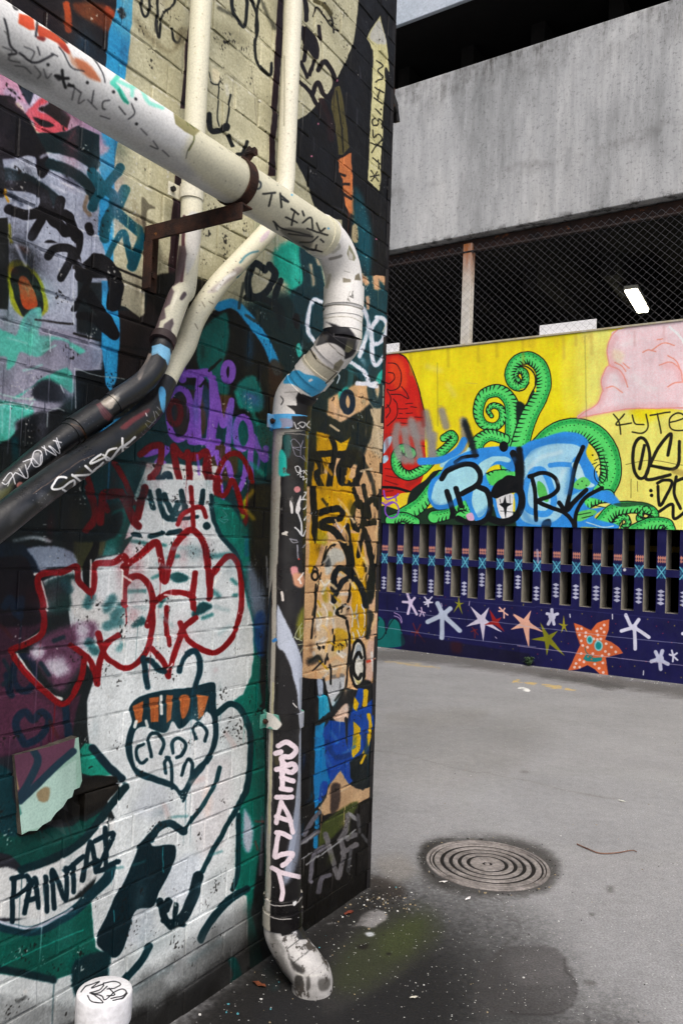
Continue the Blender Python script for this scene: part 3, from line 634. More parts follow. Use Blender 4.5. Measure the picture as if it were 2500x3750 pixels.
H F 0F4C96 0 10 : 620,370 680,380 650,480 600,520
H G B79A7C 0 14 : 690,390 770,270 850,390 960,440 1100,320 1100,450 900,560 640,640 600,580 660,480
H F 4A3E38 0 24 : 700,400 770,390 765,560 700,620
H G 06181C 0 12 : 850,200 1100,60 1100,340 1000,420 900,410 860,330
H G C9A410 0 8 : 880,10 945,-20 940,110 880,170 860,100
H L C9A410 20 6 : 1010,-20 990,120 950,210
H F 4A5226 0 30 : 600,830 660,680 880,530 920,560 880,640 760,780 650,870 600,900
H L 2280A8 40 10 : 582,620 588,740 / 580,790 575,900
H L 66646A 40 10 : 480,800 540,690 600,620 / 530,1180 560,980 640,900 / 590,1270 620,1160 690,1130 / 470,860 600,780
H L 6E6C6E 44 10 : 660,800 700,980 760,1150 / 780,850 800,960 775,1130 / 830,830 900,800 / 790,950 910,880 / 840,640 825,760 770,850
H F 8A8A8C 0 14 : 840,610 900,650 935,700 870,670
H L 8a8a8c 14 8 : 450,880 600,780 / 500,1050 660,930 820,820 900,760 / 460,1000 540,950
H L 505052 26 12 : 920,640 935,780 / 960,800 1020,880 / 870,930 840,1100
# ----- top right
B G 17161A 0 5 : 1215,-200 1600,-200 1600,1980 1250,1980 1160,1850 1150,1700 1100,1580 960,1560 890,1470 850,1350 790,1230 750,1150 760,870 840,825 930,735 1000,660 1090,500 1150,360 1190,180
B L 0C0C0E 15 4 : 1222,-60 1192,180 1150,360 1090,500 1000,660 930,735 840,825 765,868 / 755,1155 800,1235 855,1360 895,1475
B G 33191D 0 4 : 625,-40 665,-40 655,300 625,700 605,1000 600,1260 550,1260 570,900 590,600 605,300
B L 15191C 24 6 : 295,-20 300,60 325,120 380,190 400,150 405,-10
B L 15191C 20 6 : 425,-20 470,90 480,230 462,300 465,400 500,480 570,535 575,450 / 490,0 475,120 470,230
B L 4c4c44 26 26 0.8 : 200,60 260,90 320,120 / 500,-20 560,120 600,200
B F 8b8873 0 60 0.6 : 150,160 210,150 420,300 300,330 160,300
B L 15191C 9 6 : 135,520 150,590 200,605 218,560 / 205,600 190,820 205,900
B F DCD0AE 0 16 : 155,500 200,505 214,570 170,585
B L C8C6B8 20 16 0.7 : 260,610 270,680
B L 15191C 15 5 : 290,680 268,800 250,900
B L 101214 40 6 : 130,820 145,930 200,935 250,920
B D 101214 56 6 : 250,905
B L 101214 26 6 : 270,970 300,1040 / 400,1020 372,1100 330,1105
B L 1C1014 34 6 : 815,-20 825,60 825,140
B L 15100F 12 5 : 870,110 900,55 945,95 1000,190 1055,225 / 960,20 1000,100 1020,235
B L 5a5434 30 6 : 890,10 960,40 1000,100
B L 1C1014 26 6 : 912,190 925,285
B F 1C1014 0 6 : 795,190 860,220 910,320 912,420 870,410 800,300
B L 1C1014 26 6 : 850,540 885,440 / 820,330 812,440 / 790,450 835,560 / 785,590 850,660 900,750 960,860 1000,980
B L 1C1014 32 6 : 915,500 950,440 1000,500 1035,590 1000,690 955,675 910,590 870,690
B L 2a1518 40 16 : 940,720 1000,880 1010,1000
B G 5E5836 0 5 : 1035,625 1072,612 1100,750 1138,1060 1090,1110 1060,1110 1035,900 1005,760
B L 15140C 9 4 : 1048,650 1080,900 1095,1090
B L 0C0A08 10 4 : 1060,1130 1150,1092
B G BB7A52 0 7 : 1058,1145 1150,1095 1160,1250 1165,1500 1200,1610 1150,1570 1100,1480 1090,1300 1060,1240
B L 2A1C16 20 10 : 1068,1250 1105,1262 / 1080,1325 1135,1325 / 1095,1400 1145,1430 / 1105,1530 1165,1560
B F 12505A 0 60 : 1180,1350 1250,1480 1300,1700 1280,1980 1180,1850 1160,1560
B F A89C80 0 12 : 1150,1625 1188,1612 1190,1735 1155,1730
B F 0C0C0E 0 14 : 1080,1530 1140,1580 1140,1760 1090,1700
B D B87A90 14 8 : 917,890 862,1125 1050,580 1325,1715
B L 4a4a50 8 10 0.8 : 1190,790 1190,900 / 880,980 880,1080 / 1210,480 1215,560 / 1000,1480 1080,1510 1140,1580
B P 050505 14 5 : 1358,88 1250,272 1288,362 1282,560 1268,900 1256,1292 1354,1392 1380,1300 1386,900 1406,560
B G CCC698 0 4 : 1358,108 1300,200 1262,270 1304,362 1300,560 1286,900 1270,1290 1350,1370 1364,1300 1370,900 1394,560 1392,480 1420,520 1400,330 1375,180
B F C4C4BE 0 16 0.9 : 1350,140 1385,260 1390,320 1320,300 1285,260
B L 14110a 9 3 : 1328,432 1375,470 1338,505 1380,550 1322,590 / 1318,628 1378,668 / 1310,700 1372,745 / 1350,655 1336,720 / 1322,775 1362,822 / 1318,850 1300,868 1308,905 1335,890 1342,850 1368,868 1362,915 / 1300,935 1310,990 1338,960 1360,985 1358,1010 / 1288,1020 1372,1060 / 1335,1040 1372,1000 / 1328,1048 1294,1090 / 1300,1130 1362,1175 / 1345,1145 1352,1210 / 1290,1222 1346,1300 / 1340,1232 1298,1296 / 1288,1265 1352,1258
B D 14110a 14 3 : 1362,785 1390,800
B L 1a1a1a 22 14 0.8 : 1430,650 1450,700
"""
EXTRA = """
G F 141C1C 0 24 0.9 : 965,620 1010,640 1000,760 985,870 955,860 968,740
G F 1C2626 0 20 0.85 : 960,930 1000,960 985,1060 965,1150 940,1140 958,1040
G L DDB98E 16 10 0.85 : 1035,150 1025,350 1015,560 / 1030,600 1018,760 1010,830 / 960,660 945,700 / 985,1080 1010,1000
G L E0C49A 22 14 0.85 : 930,520 955,590 950,640 / 740,100 800,160 850,240 / 815,700 850,760 / 655,720 700,760 / 560,720 600,740 640,700
G L C8A27E 30 16 0.9 : 600,1380 700,1300 760,1330 / 640,1160 660,1060 / 740,1380 720,1440
G L 202420 22 14 0.8 : 600,60 640,110 / 860,640 880,700 / 500,1330 560,1290 590,1320 / 700,1640 760,1560 / 540,900 520,960
G L B8B4AC 18 12 0.7 : 760,880 800,900 / 600,560 640,520 / 560,1180 620,1140 / 600,1460 640,1420 / 840,960 860,940
G F 8C8A20 0 26 0.6 : 560,300 640,340 620,420 550,400
G F 6E6420 0 22 0.6 : 820,60 860,140 830,200 800,120
G L 101010 10 4 0.9 : 735,1190 760,1210 / 690,900 700,930 / 760,880 745,940 / 630,430 590,560 / 780,1160 790,1200 / 560,1190 575,1240
G L 3A6AA0 26 12 0.7 : 660,1880 720,1960 / 760,2050 850,2000 / 620,2060 660,2150
G L 0A3A70 40 16 0.8 : 640,1960 700,2080 800,2060 / 930,1900 950,2040
D L 1A2428 26 14 0.8 : 1180,1230 1130,1330 1040,1330 / 1240,1560 1300,1700 1320,1860
D L D8C0A0 18 10 0.8 : 1290,1180 1330,1300 1350,1460 / 1220,1620 1290,1600 / 1000,1290 1060,1330
D L C09018 24 12 0.8 : 1130,1600 1110,1700 / 1060,1800 1100,1880 / 960,1560 1010,1640
D L E8D8C0 10 6 0.7 : 1380,1000 1385,1200 1375,1400 / 1370,620 1400,560
G L D8D4C8 14 6 0.75 : 600,880 640,960 625,1050 / 660,860 700,900 690,960 / 560,940 590,1010 560,1060 / 720,1260 760,1300 / 640,1150 600,1180 / 590,700 620,740 660,700
G L D8B078 16 8 0.8 : 720,60 800,150 780,260 / 700,220 790,330 800,420 / 850,600 900,700 930,640 / 640,420 720,380 780,400 / 900,300 880,420 920,520 / 600,1050 650,1120 630,1250 / 700,1100 640,1190
G L B8941E 16 10 0.8 : 640,760 680,800 / 560,860 580,900 / 700,820 740,860 / 650,1180 700,1210 / 580,1330 640,1390
G L 0C0F14 12 5 0.9 : 545,870 560,760 590,640 / 640,1270 620,1350 / 530,1400 600,1330 / 930,120 900,260 / 560,620 540,590 520,620
D L D0D4DC 8 5 0.8 : 960,900 980,960 / 1010,880 1060,930 1040,990
D L 0C1216 18 6 : 160,870 215,815 / 130,900 170,860 / 60,1010 95,960
D L 8B64BE 20 8 0.7 : 40,1500 60,1640 / 500,1500 480,1600
D L 2BA090 30 24 0.6 : 420,1160 480,1280 / 320,1050 350,1160 / 430,1560 520,1640
D L C0A428 34 30 0.5 : 395,1830 440,1760 / 400,1900 450,1960
D L 9a9aa0 4 3 0.7 : 230,1900 260,1940 220,1960 270,1970 240,1990 / 200,1960 240,1990
E L 8FA6A8 22 18 0.5 : 820,380 880,400 / 900,300 1000,290 / 700,600 760,610 / 1130,600 1190,620 / 850,650 900,700 / 1140,740 1200,700
E L E8E6DE 10 6 0.8 : 690,470 640,440 / 640,410 640,560 / 820,620 830,780 / 1110,500 1150,420 / 480,360 475,500 / 900,900 880,930 / 650,700 650,830 / 860,540 980,560
E L 2C6A6C 14 14 0.5 : 700,1950 760,1930 / 560,1980 640,1960 / 880,1700 980,1690 / 1100,1900 1160,1880
E L C8A49C 26 24 0.4 : 860,1640 880,1700 / 1000,1520 1060,1500 / 1180,1260 1220,1330
E L 6c7c80 30 40 0.4 : 1000,2450 1150,2350 / 700,2600 900,2480
E L 50282c 20 14 0.7 : 10,700 60,760 / 260,1200 300,1280
E L 15303a 22 12 0.8 : 20,880 60,960 20,1010 / 220,900 260,960 / 280,780 330,760
A L 2E3440 26 26 0.6 : 60,1230 140,1300 / 420,1120 500,1180 / 120,1600 200,1700
A L C8CCDC 20 20 0.6 : 100,1560 160,1690 / 330,1180 420,1220 / 500,1660 540,1700 / 260,1000 300,980
C L 9AD8CC 14 14 0.6 : 60,660 200,700 / 300,760 400,720 / 180,900 300,860 / 20,1180 20,1350
C L D8E0E8 8 8 0.7 : 360,600 360,760 / 530,330 530,560 / 440,1000 470,1060 / 545,940 548,1170
C L C8D4D4 6 5 0.7 : 530,880 700,930 900,960 / 360,1190 420,1170 470,1190 / 350,1200 345,1300
B L 77736a 4 4 0.7 : 440,470 470,900 / 310,560 300,760 / 480,700 475,860
B D 4a4438 6 4 0.8 : 510,560 380,820 480,680 330,640 620,330 450,150 1120,260 1150,60 980,300
"""
# canvas for the wall: u 0..3 m from the corner, v 0..4.7 m
wallC = plane_canvas('wall_paint', W_ := (lambda a, b: W(a, b)), -.15, 3.0, -.05, 4.75, 460, 'B8B49A', 11, 1.3)
wallC.img *= (.94+.12*vnoise(wallC.H, wallC.W, 60, 91)[..., None])
wallC.run(WALL_PAINT)
wallC.haze(2600, 21, -900, -300, 520, 2400)
wallC.haze(1100, 22, 480, 1250, 1010, 2150)
wallC.haze(500, 23, 0, 2000, 900, 3700, .08, .16)
wallC.haze(1100, 24, 1090, 900, 1420, 3400, .035, .45)
wallC.haze(300, 25, 400, -200, 1250, 1250, .06, .14)
wallC.run(EXTRA)
def weather_highlights(c, ch, z0, seed=7, drips=260, chips=True):
    """paint runs, dark joints, highlights painted on brick top edges, chips; all on the surface's own image"""
    R = random.Random(seed); H, Wd = c.H, c.W; im = c.img
    for _ in range(drips):
        x = R.randrange(2, Wd-4); y = R.randrange(60, H-5); L = int(R.uniform(.03, .22)*c.res); w_ = R.choice((1, 2, 2, 3))
        col = im[y, x].copy(); y0 = max(0, y-L); a = (np.linspace(.2, .85, y-y0)[:, None, None])*R.uniform(.5, 1)
        if R.random() < .25: col = np.clip(col*1.35+.08, 0, 1)
        im[y0:y, x:x+w_] += (col-im[y0:y, x:x+w_])*a
    B = c.B[:, None]; ph = ((B-z0) % ch)
    n1 = vnoise(H, Wd, 14, seed+1); n2 = vnoise(H, Wd, 5, seed+2); n3 = vnoise(H, Wd, 40, seed+3)
    d = np.minimum(ph, ch-ph)
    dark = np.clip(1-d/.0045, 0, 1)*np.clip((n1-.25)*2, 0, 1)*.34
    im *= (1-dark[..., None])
    hl = np.clip(1-np.abs(ph-(ch-.009))/.0045, 0, 1)*np.clip((n1*.5+n3*.5-.45)*4, 0, 1)*np.clip(n2*1.6-.3, 0, 1)*.62  # highlight on the top edge of each brick, painted as a pale line
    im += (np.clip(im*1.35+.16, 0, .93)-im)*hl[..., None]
    sp = vnoise(H, Wd, 3, seed+5)*vnoise(H, Wd, 22, seed+6); m_ = np.clip((sp-.66)*14, 0, 1)
    im += (np.array([.10, .085, .08], np.float32)-im)*m_[..., None]*.85
    sp = vnoise(H, Wd, 2.5, seed+8)*vnoise(H, Wd, 30, seed+9); m_ = np.clip((sp-.74)*14, 0, 1)
    im += (np.array([.8, .8, .78], np.float32)-im)*m_[..., None]*.7
    im *= (.90+.16*vnoise(H, Wd, 2.2, seed+12)*(.5+vnoise(H, Wd, 26, seed+13)))[..., None]
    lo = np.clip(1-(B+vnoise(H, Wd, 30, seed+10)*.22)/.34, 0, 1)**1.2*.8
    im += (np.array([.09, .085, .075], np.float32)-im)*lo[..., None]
weather_highlights(wallC, .108, -.02, 7, 420)
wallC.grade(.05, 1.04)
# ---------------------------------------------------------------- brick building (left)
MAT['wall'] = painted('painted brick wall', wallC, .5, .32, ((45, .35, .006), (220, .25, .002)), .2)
MAT['wall_plain'] = mottled('dark painted brick', '17171A', '2A2626', 3, .7, .4)
CH = .108
def lean(v): return .0125*v
def brick_face(mb_v, mb_f, uv, P, u0, u1, zmax, seed, cavity=None, corner=False):
    """bricks with chamfered edges standing in front of a mortar plane; P(u, v, off)"""
    R = random.Random(seed); J = .0032
    def quadring(a0, a1, b0, b1, off, tilt):
        base = len(mb_v); e = .0035
        rng = [R.uniform(-.0018, .0018) for _ in range(8)]
        outer = [(a0+J, b0+J), (a1-J, b0+J), (a1-J, b1-J), (a0+J, b1-J)]
        inner = [(a0+J+e, b0+J+e), (a1-J-e, b0+J+e), (a1-J-e, b1-J-e), (a0+J+e, b1-J-e)]
        for k, (u, v) in enumerate(outer):
            mb_v.append(P(u+rng[k], v+rng[k], -.03)); uv.append((u, v))
        for k, (u, v) in enumerate(outer):
            mb_v.append(P(u+rng[k], v+rng[k], off-.002)); uv.append((u, v))
        for k, (u, v) in enumerate(inner):
            mb_v.append(P(u+rng[4+k], v+rng[4+k], off+tilt[k])); uv.append((u, v))
        for k in range(4):
            n = (k+1) % 4
            mb_f.append((base+k, base+n, base+4+n, base+4+k)); mb_f.append((base+4+k, base+4+n, base+8+n, base+8+k))
        mb_f.append((base+8, base+9, base+10, base+11))
    k = 0; z = -.02
    while z < zmax:
        head = (k % 2 == 1); L = .13 if head else .26
        u = u0 + (0 if head else -.065)+R.uniform(-.005, .005)
        while u < u1:
            a0 = max(u, u0+(R.uniform(-.012, .009)+(R.uniform(0, .022) if z < .45 else 0)) if corner else u0); a1 = min(u+L, u1)
            if corner: 
                sh = lean(z); a0 += 0 if a0 > u0+.02 else sh
                if a1 < u0+sh+.02: u += L; continue
            if a1-a0 > .02:
                off = R.uniform(-.0025, .0025)
                if R.random() < .05: off -= .006
                uc, vc = (a0+a1)/2, z+CH/2
                if cavity and cavity(uc, vc): continue_ = 1; off -= .035
                if not (z < .12 and R.random() < .12) and not (cavity and cavity(uc, vc)): quadring(a0, a1, z, z+CH, off, [R.uniform(-.001, .001) for _ in range(4)])
            u += L
        z += CH; k += 1
    # mortar plane
    nu = int((u1-u0)/.04); nv = int((zmax+.02)/.04); base = len(mb_v)
    for j in range(nv+1):
        for i in range(nu+1):
            u = u0+(u1-u0)*i/nu; v = -.02+(zmax+.02)*j/nv; o = -.0032+R.uniform(-.0012, .0012)
            if corner: u = u0+lean(v)+.004+(u1-u0-lean(v)-.004)*i/nu
            if cavity and cavity(u, v): o -= .03+.012*math.sin(u*70)*math.sin(v*55)
            mb_v.append(P(u, v, o)); uv.append((u, v))
    for j in range(nv):
        for i in range(nu):
            a = base+j*(nu+1)+i; mb_f.append((a, a+1, a+nu+2, a+nu+1))
cav_poly = [plL(*(x/1.4255, 1800+y/1.4255)) for x, y in ((95, 1790), (180, 1755), (260, 1683), (350, 1568), (400, 1510), (500, 1480), (610, 1490), (630, 1545), (540, 1640), (400, 1725), (220, 1783))]
def inpoly(u, v, poly=cav_poly):
    c = False; n = len(poly)
    for i in range(n):
        x0, y0 = poly[i]; x1, y1 = poly[(i+1) % n]
        if (y0 > v) != (y1 > v) and u < (x1-x0)*(v-y0)/(y1-y0)+x0: c = not c
    return c
bld = empty('brick_building', W(2.5, 0, -3), 'old brick building corner covered in layered graffiti beside the alley', 'building')
def norm_uv(uv, c):
    a0, a1, b0, b1 = c.ext; return [((u-a0)/(a1-a0), (v-b0)/(b1-b0)) for u, v in uv]
V, Fc, UV = [], [], []
brick_face(V, Fc, UV, W, 0.0, 4.6, 4.86, 3, inpoly, True)
front = mesh_obj('painted_wall', V, Fc, MAT['wall'], bld, norm_uv(UV, wallC))
V, Fc, UV = [], [], []
brick_face(V, Fc, UV, lambda u, v, o: C0+LD*(lean(v)-o)-LN*u+Vector((0, 0, v)), -0.004, 4.0, 4.86, 5)
side = mesh_obj('side_wall', V, Fc, MAT['wall_plain'], bld)
b = MB()
b.boxL(.03, 4.6, -.1, 4.8, -4.0, -.035)
b.boxL(.06, 4.6, 4.8, 9.0, -4.0, 0.0)
b.boxL(0.0, 4.66, 9.0, 9.2, -4.1, .06)
b.build('upper_wall', MAT['wall_plain'], bld)
# broken render patch, standing proud of the bricks
pt = [(62, 90), (230, 42), (372, -10), (382, 130), (388, 215), (376, 250), (350, 262), (340, 300), (318, 312), (296, 352), (262, 384), (236, 425), (196, 450), (170, 478), (130, 482), (96, 502)]
pp = [plL(x/1.4255, 2700+y/1.4255) for x, y in pt]
pu0, pu1 = min(p[0] for p in pp), max(p[0] for p in pp)
pof = lambda u: .012+.022*(pu1-u)/(pu1-pu0)
vs = [W(u, v, pof(u)) for i, (u, v) in enumerate(pp)]+[W(u, v, -.004) for u, v in pp]
n = len(pp)
cen = (sum(p[0] for p in pp)/n, sum(p[1] for p in pp)/n)
vs.append(W(cen[0], cen[1], pof(cen[0])))
fs = [(i, (i+1) % n, 2*n) for i in range(n)]+[(i, n+i, n+(i+1) % n, (i+1) % n) for i in range(n)]
patchC = plane_canvas('patch_paint', lambda a, b_: W(a, b_, .032), min(p[0] for p in pp)-.05, max(p[0] for p in pp)+.05, min(p[1] for p in pp)-.05, max(p[1] for p in pp)+.05, 460, '93B8A8', 31, 1.0)
patchC.run("""
E G 5B3348 0 4 : 20,1300 400,1250 390,1345 120,1600
E G A9C8BC 0 5 : 400,1400 240,1513 120,1640 100,1800 400,1700
E F 8C7C5C 0 14 : 210,1583 240,1550 272,1555 265,1615 230,1625
E G 3F8378 0 6 : 60,1370 112,1590 140,1690 100,1740 60,1740
E L 9a8a5a 10 8 : 78,1370 118,1560
E L 0d2c3c 36 6 : 190,1350 212,1430 120,1620 / 385,1360 300,1440 130,1625
E D d8e0e0 24 10 : 240,1310 190,1300
""")
MAT['patch'] = painted('painted render patch', patchC, .5, .3)
uvp = [p for p in pp]+[p for p in pp]+[cen]
mesh_obj('render_patch', vs, fs, [MAT['patch'], mottled('broken render edge', '2A2622', '5A544A', 25, .9, .5)], bld, norm_uv(uvp, patchC), fmat=[0]*n+[1]*n)
# small bracket at the corner
br = empty('wall_bracket', W(0, 3.6, 0), 'small dark steel bracket sticking out from the corner of the black painted bricks', 'bracket')
u_, v_ = plL(1447, 345)
b = MB(); a0 = W(lean(v_)-.02, v_+.01, -.02)
b.bar(W(.03, v_, -.03), W(-.055, v_-.02, -.05), .035, .05); b.bar(W(-.045, v_+.005, -.05), W(-.075, v_-.075, -.05), .03, .03)
b.build('arm', MAT['black_metal'], br, bevel=.003)
b = MB(); b.boxL(.0, .012, v_-.04, v_+.05, -.09, -.02); b.build('back_plate', MAT['rust'], br)
# ---------------------------------------------------------------- pipes: swept tubes with their own painted images
def resample(P, step=.012):
    P = [Vector(p) for p in P]; out = [P[0]]
    for a, b in zip(P, P[1:]):
        n = max(1, int((b-a).length/step))
        out += [a.lerp(b, (i+1)/n) for i in range(n)]
    return out
def smoothpath(P, k=8): return [Vector(p) for p in catmull([tuple(p) for p in P], False, k)]
def tube(name, path, rad, parent, mat=None, paint=None, base='D2D0C6', res=420, n=28, seed=1, ref=None, thick=0, **pk):
    """rad: float or function of arclength; paint: stroke text"""
    pts = path; Ls = [0]
    for a, b in zip(pts, pts[1:]): Ls.append(Ls[-1]+(b-a).length)
    rf = rad if callable(rad) else (lambda l: rad)
    N = len(pts); T = [((pts[min(i+1, N-1)]-pts[max(i-1, 0)]).normalized()) for i in range(N)]
    X = ref or -LN; X = (X-T[0]*X.dot(T[0])).normalized(); Xs = [X]
    for i in range(1, N):
        X = (X-T[i]*X.dot(T[i])).normalized(); Xs.append(X)
    verts = []; uvs = []; faces = []
    for i in range(N):
        Y = T[i].cross(Xs[i]); r = rf(Ls[i])
        for j in range(n+1):
            t = 2*math.pi*j/n; verts.append(pts[i]+(Xs[i]*math.cos(t)+Y*math.sin(t))*r); uvs.append((j/n, Ls[i]/Ls[-1]))
    for i in range(N-1):
        for j in range(n):
            a = i*(n+1)+j; faces.append((a, a+1, a+n+2, a+n+1))
    for i, c in ((0, 1), (N-1, -1)):
        b0 = len(verts); verts.append(pts[i]); uvs.append((.5, 0 if i == 0 else 1))
        for j in range(n):
            a = i*(n+1)+j; faces.append((b0, a+1, a) if c == 1 else (b0, a, a+1))
    if paint is not None:
        rm = max(rf(l) for l in Ls); Wd = max(24, int(2*math.pi*rm*res)); H = max(12, int(Ls[-1]*res))
        ll = (np.arange(H)+.5)/H*Ls[-1]; LsA = np.array(Ls)
        ip = lambda arr: np.stack([np.interp(ll, LsA, np.array([v[k] for v in arr])) for k in range(3)], 1)
        cp = ip(pts); xp = ip(Xs); tp = ip(T); yp = np.cross(tp, xp); rr = np.array([rf(l) for l in ll])
        th = (np.arange(Wd)+.5)/Wd*2*math.pi
        nrm = xp[:, None, :]*np.cos(th)[None, :, None]+yp[:, None, :]*np.sin(th)[None, :, None]
        pos = cp[:, None, :]+nrm*rr[:, None, None]
        msk = ((np.array(CAM)-pos)*nrm).sum(2) > -.02
        c = Canvas(name+'_paint', pos.astype(np.float32), base, seed, .8, msk.astype(np.float32)); c.run(paint)
        mat = painted('painted '+name.replace('_', ' '), c, **pk)
    o = mesh_obj(name, verts, faces, mat, parent, uvs, smooth=True)
    o.data.set_sharp_from_angle(angle=math.radians(32))
    return o
def prof(base, steps):
    """steps: (l0, l1, radius)"""
    def f(l):
        for a, b, r in steps:
            if a <= l <= b: return r
        return base
    return f
def steppath(P, cuts, step=.012):
    """resample and add paired rings at the arclengths where the radius steps"""
    pts = resample(P, step); L = [0]
    for a, b in zip(pts, pts[1:]): L.append(L[-1]+(b-a).length)
    want = sorted(set(L+[c-.0006 for c in cuts]+[c+.0006 for c in cuts])); want = [w_ for w_ in want if 0 <= w_ <= L[-1]]
    out = []; j = 0
    for w_ in want:
        while j < len(L)-2 and L[j+1] < w_: j += 1
        out.append(pts[j].lerp(pts[j+1], min(1, max(0, (w_-L[j])/(L[j+1]-L[j]+1e-9)))))
    return out
R0 = .066
dp = empty('drainpipe', W(.85, 0, .256), 'thick white drainpipe that turns down the wall, painted black below, ending in a ground elbow', 'drainpipe')
# horizontal run
p0, p1 = W(3.3, 2.63, .335), W(1.075, 2.628, .335); Lr = (p1-p0).length
cuts = [Lr-.03, Lr-.001]
RUN = """
X F DEDEDC 0 50 : -700,-500 540,250 760,330 680,560 -700,-50
X F CFCBB2 0 40 : 730,440 780,380 1300,700 1300,900 1150,920 700,620
A F 8f8f92 0 60 0.35 : -100,330 200,420 700,700 1200,1050 1150,1110 600,780 -100,370
A G C8481E 0 12 : 125,85 215,110 225,190 190,190 120,150
A G B84018 0 10 : 230,150 330,200 410,240 430,300 360,270 290,235 255,245
A F 7A2018 0 16 : 240,230 290,240 280,262 245,250
A F A03018 0 18 : 370,270 430,290 450,340 420,330
A F B05020 0 26 0.8 : 480,370 560,400 620,470 640,520 560,490 500,430
A F C07040 0 30 0.6 : 440,330 480,380 500,440 460,400
A L 1c1c20 14 7 0.9 : 80,0 95,50 112,60 / 140,25 180,60 225,110 / 245,90 240,150 230,230 / 298,120 320,180 370,220 430,270 / 30,120 50,190 70,290 110,340 60,350 / 130,340 220,400 340,350
A L 26262a 9 6 0.85 : 490,280 560,330 / 560,330 620,400 660,470 672,525 / 240,300 255,350 / 330,340 370,358 / 380,300 410,340 460,430 540,455 / 440,530 515,590 / 600,580 585,660 / 700,640 660,650 655,690 670,700 / 760,680 800,730 / 840,660 860,720 820,760
A L 2a2a2e 8 8 0.75 : 20,300 80,330 60,380 130,400 / 100,420 160,430 200,470 / 220,420 260,470 240,500 / 280,440 300,500 330,470 / 480,560 460,640 / 520,590 500,660 540,640 / 640,740 700,760 / 900,820 940,860 / 980,900 1010,950 960,930 / 160,300 220,330 200,380 / 560,640 620,700 / 1040,960 1080,1000
A F 30302e 0 60 0.25 : 0,330 300,470 300,560 0,450
A D 121214 20 8 : 308,412 560,528 872,790 725,585 868,630
A L 0e0e10 18 8 : 355,485 400,500 440,500 / 400,450 405,510 420,560 / 440,545 470,550
A F 101014 0 14 0.8 : 350,480 385,478 395,510 370,515
A L 55C8AE 30 12 : 770,470 720,530 / 720,530 760,570 800,640
A L 7AD4BE 24 14 0.8 : 760,520 830,550 900,560 950,650 1040,690 / 850,500 845,610
A L 1F9478 18 6 : 760,570 780,620 815,655
A G 8A8458 0 8 : 1105,710 1150,730 1210,780 1280,830 1240,870 1180,840 1120,790
A L 5A6028 8 4 : 1150,740 1170,760 / 1190,770 1200,800 / 1215,790 1240,820 / 1240,870 1235,905 1205,960
A L 3a3a34 7 5 0.7 : 1235,900 1200,960 1190,1010 / 60,230 30,200
A D 2c2a24 6 4 0.8 : 760,425 1290,905 960,720 1240,1040 1420,950 700,390 610,330
B L 30383C 14 5 : 425,1190 440,1270 500,1310 495,1350 460,1350 450,1320
B L 1c1c1c 14 4 : 520,1390 605,1385 / 580,1400 560,1480 / 640,1390 650,1490 / 640,1400 700,1450 650,1430 / 720,1500 770,1540 / 800,1520 810,1550
B L 1c1c1c 12 4 : 590,1590 650,1640 730,1660 850,1690 / 680,1560 760,1600 / 720,1620 740,1530 / 800,1600 860,1560 870,1640 / 830,1640 980,1690 / 700,1680 780,1690 870,1700 / 780,1740 860,1740 910,1700 / 600,1600 620,1650 / 900,1600 930,1660 960,1640 / 660,1700 720,1740 / 800,1770 880,1800 900,1760 / 930,1720 950,1740 / 860,1790 940,1810
B F 232320 0 20 0.5 : 640,1650 800,1640 880,1700 840,1800 760,1760
B D 3a9ad0 14 6 : 725,1400 985,1640
B D 5a5a50 8 5 0.8 : 560,1280 620,1330 480,1240 210,1060 350,1330 250,1300
"""
tube('horizontal_run', steppath([p0, p1], cuts), prof(R0, [(Lr-.03, Lr+1, R0+.004)]), dp, paint=RUN, base='D6D5CE', res=420, seed=41, rough=.42, grime=.22, streak=False, bumps=((20, .05, .004),), ref=Vector((0, 0, -1))*.3-LN)
# elbow and drop
arc = [W(1.075-.0, 2.628, .335)]+[W(.935+.14-.14*math.sin(a), 2.628-.14+.14*math.cos(a), .335) for a in np.linspace(0, math.pi/2, 12)][1:]
drop = arc+[W(.933, 2.34, .335)]
def plen(P): return sum((b-a).length for a, b in zip(P, P[1:]))
Ld = plen(drop)
def zl(z): return Ld-(z-2.34)
cuts = [.012, zl(2.497), zl(2.425), zl(2.408), zl(2.388)]
EL = """
X F E2E0DC 0 10 : 1150,800 1400,800 1400,1260 1150,1260
W L 9a9684 40 30 0.6 : 740,600 700,750 / 780,300 860,230 830,180
W G 8C8A6E 0 8 : 990,200 1030,260 1075,370 1060,410 990,390 960,320
W G C8C4BC 0 6 : 980,260 1040,330 1040,400 985,380
W G 8C8676 0 5 : 905,630 1010,650 1010,690 905,690
W G 7C7460 0 5 : 1070,600 1120,570 1140,660 1060,660
W L 2a2822 8 4 : 1040,800 1030,860 1000,870 1050,890 / 975,900 1000,940 / 1045,850 1040,880
W L 5a564c 6 5 0.7 : 960,960 980,880 1000,810 / 920,540 1000,560
W L 4a4840 10 4 : 640,1010 800,985 1000,990 1160,1045
W L 8a8474 7 4 : 630,1170 800,1140 1000,1145 1160,1210
W L 100E10 10 4 : 640,1330 800,1295 1000,1300 1140,1330
W F 15141A 0 30 : 700,1210 860,1260 960,1330 1100,1480 700,1500 800,1330 740,1240
W L 3a3830 40 20 0.5 : 740,390 830,370 880,350
"""
tube('top_elbow', steppath(drop, cuts, .01), prof(R0, [(0, .012, R0+.005), (zl(2.497), zl(2.425), R0+.006), (zl(2.425), zl(2.408), R0+.001), (zl(2.408), zl(2.388), R0+.005), (zl(2.388), 9, R0+.003)]), dp, paint=EL, base='DAD8D4', seed=43, rough=.4, grime=.2, streak=False, bumps=((20, .05, .004),))
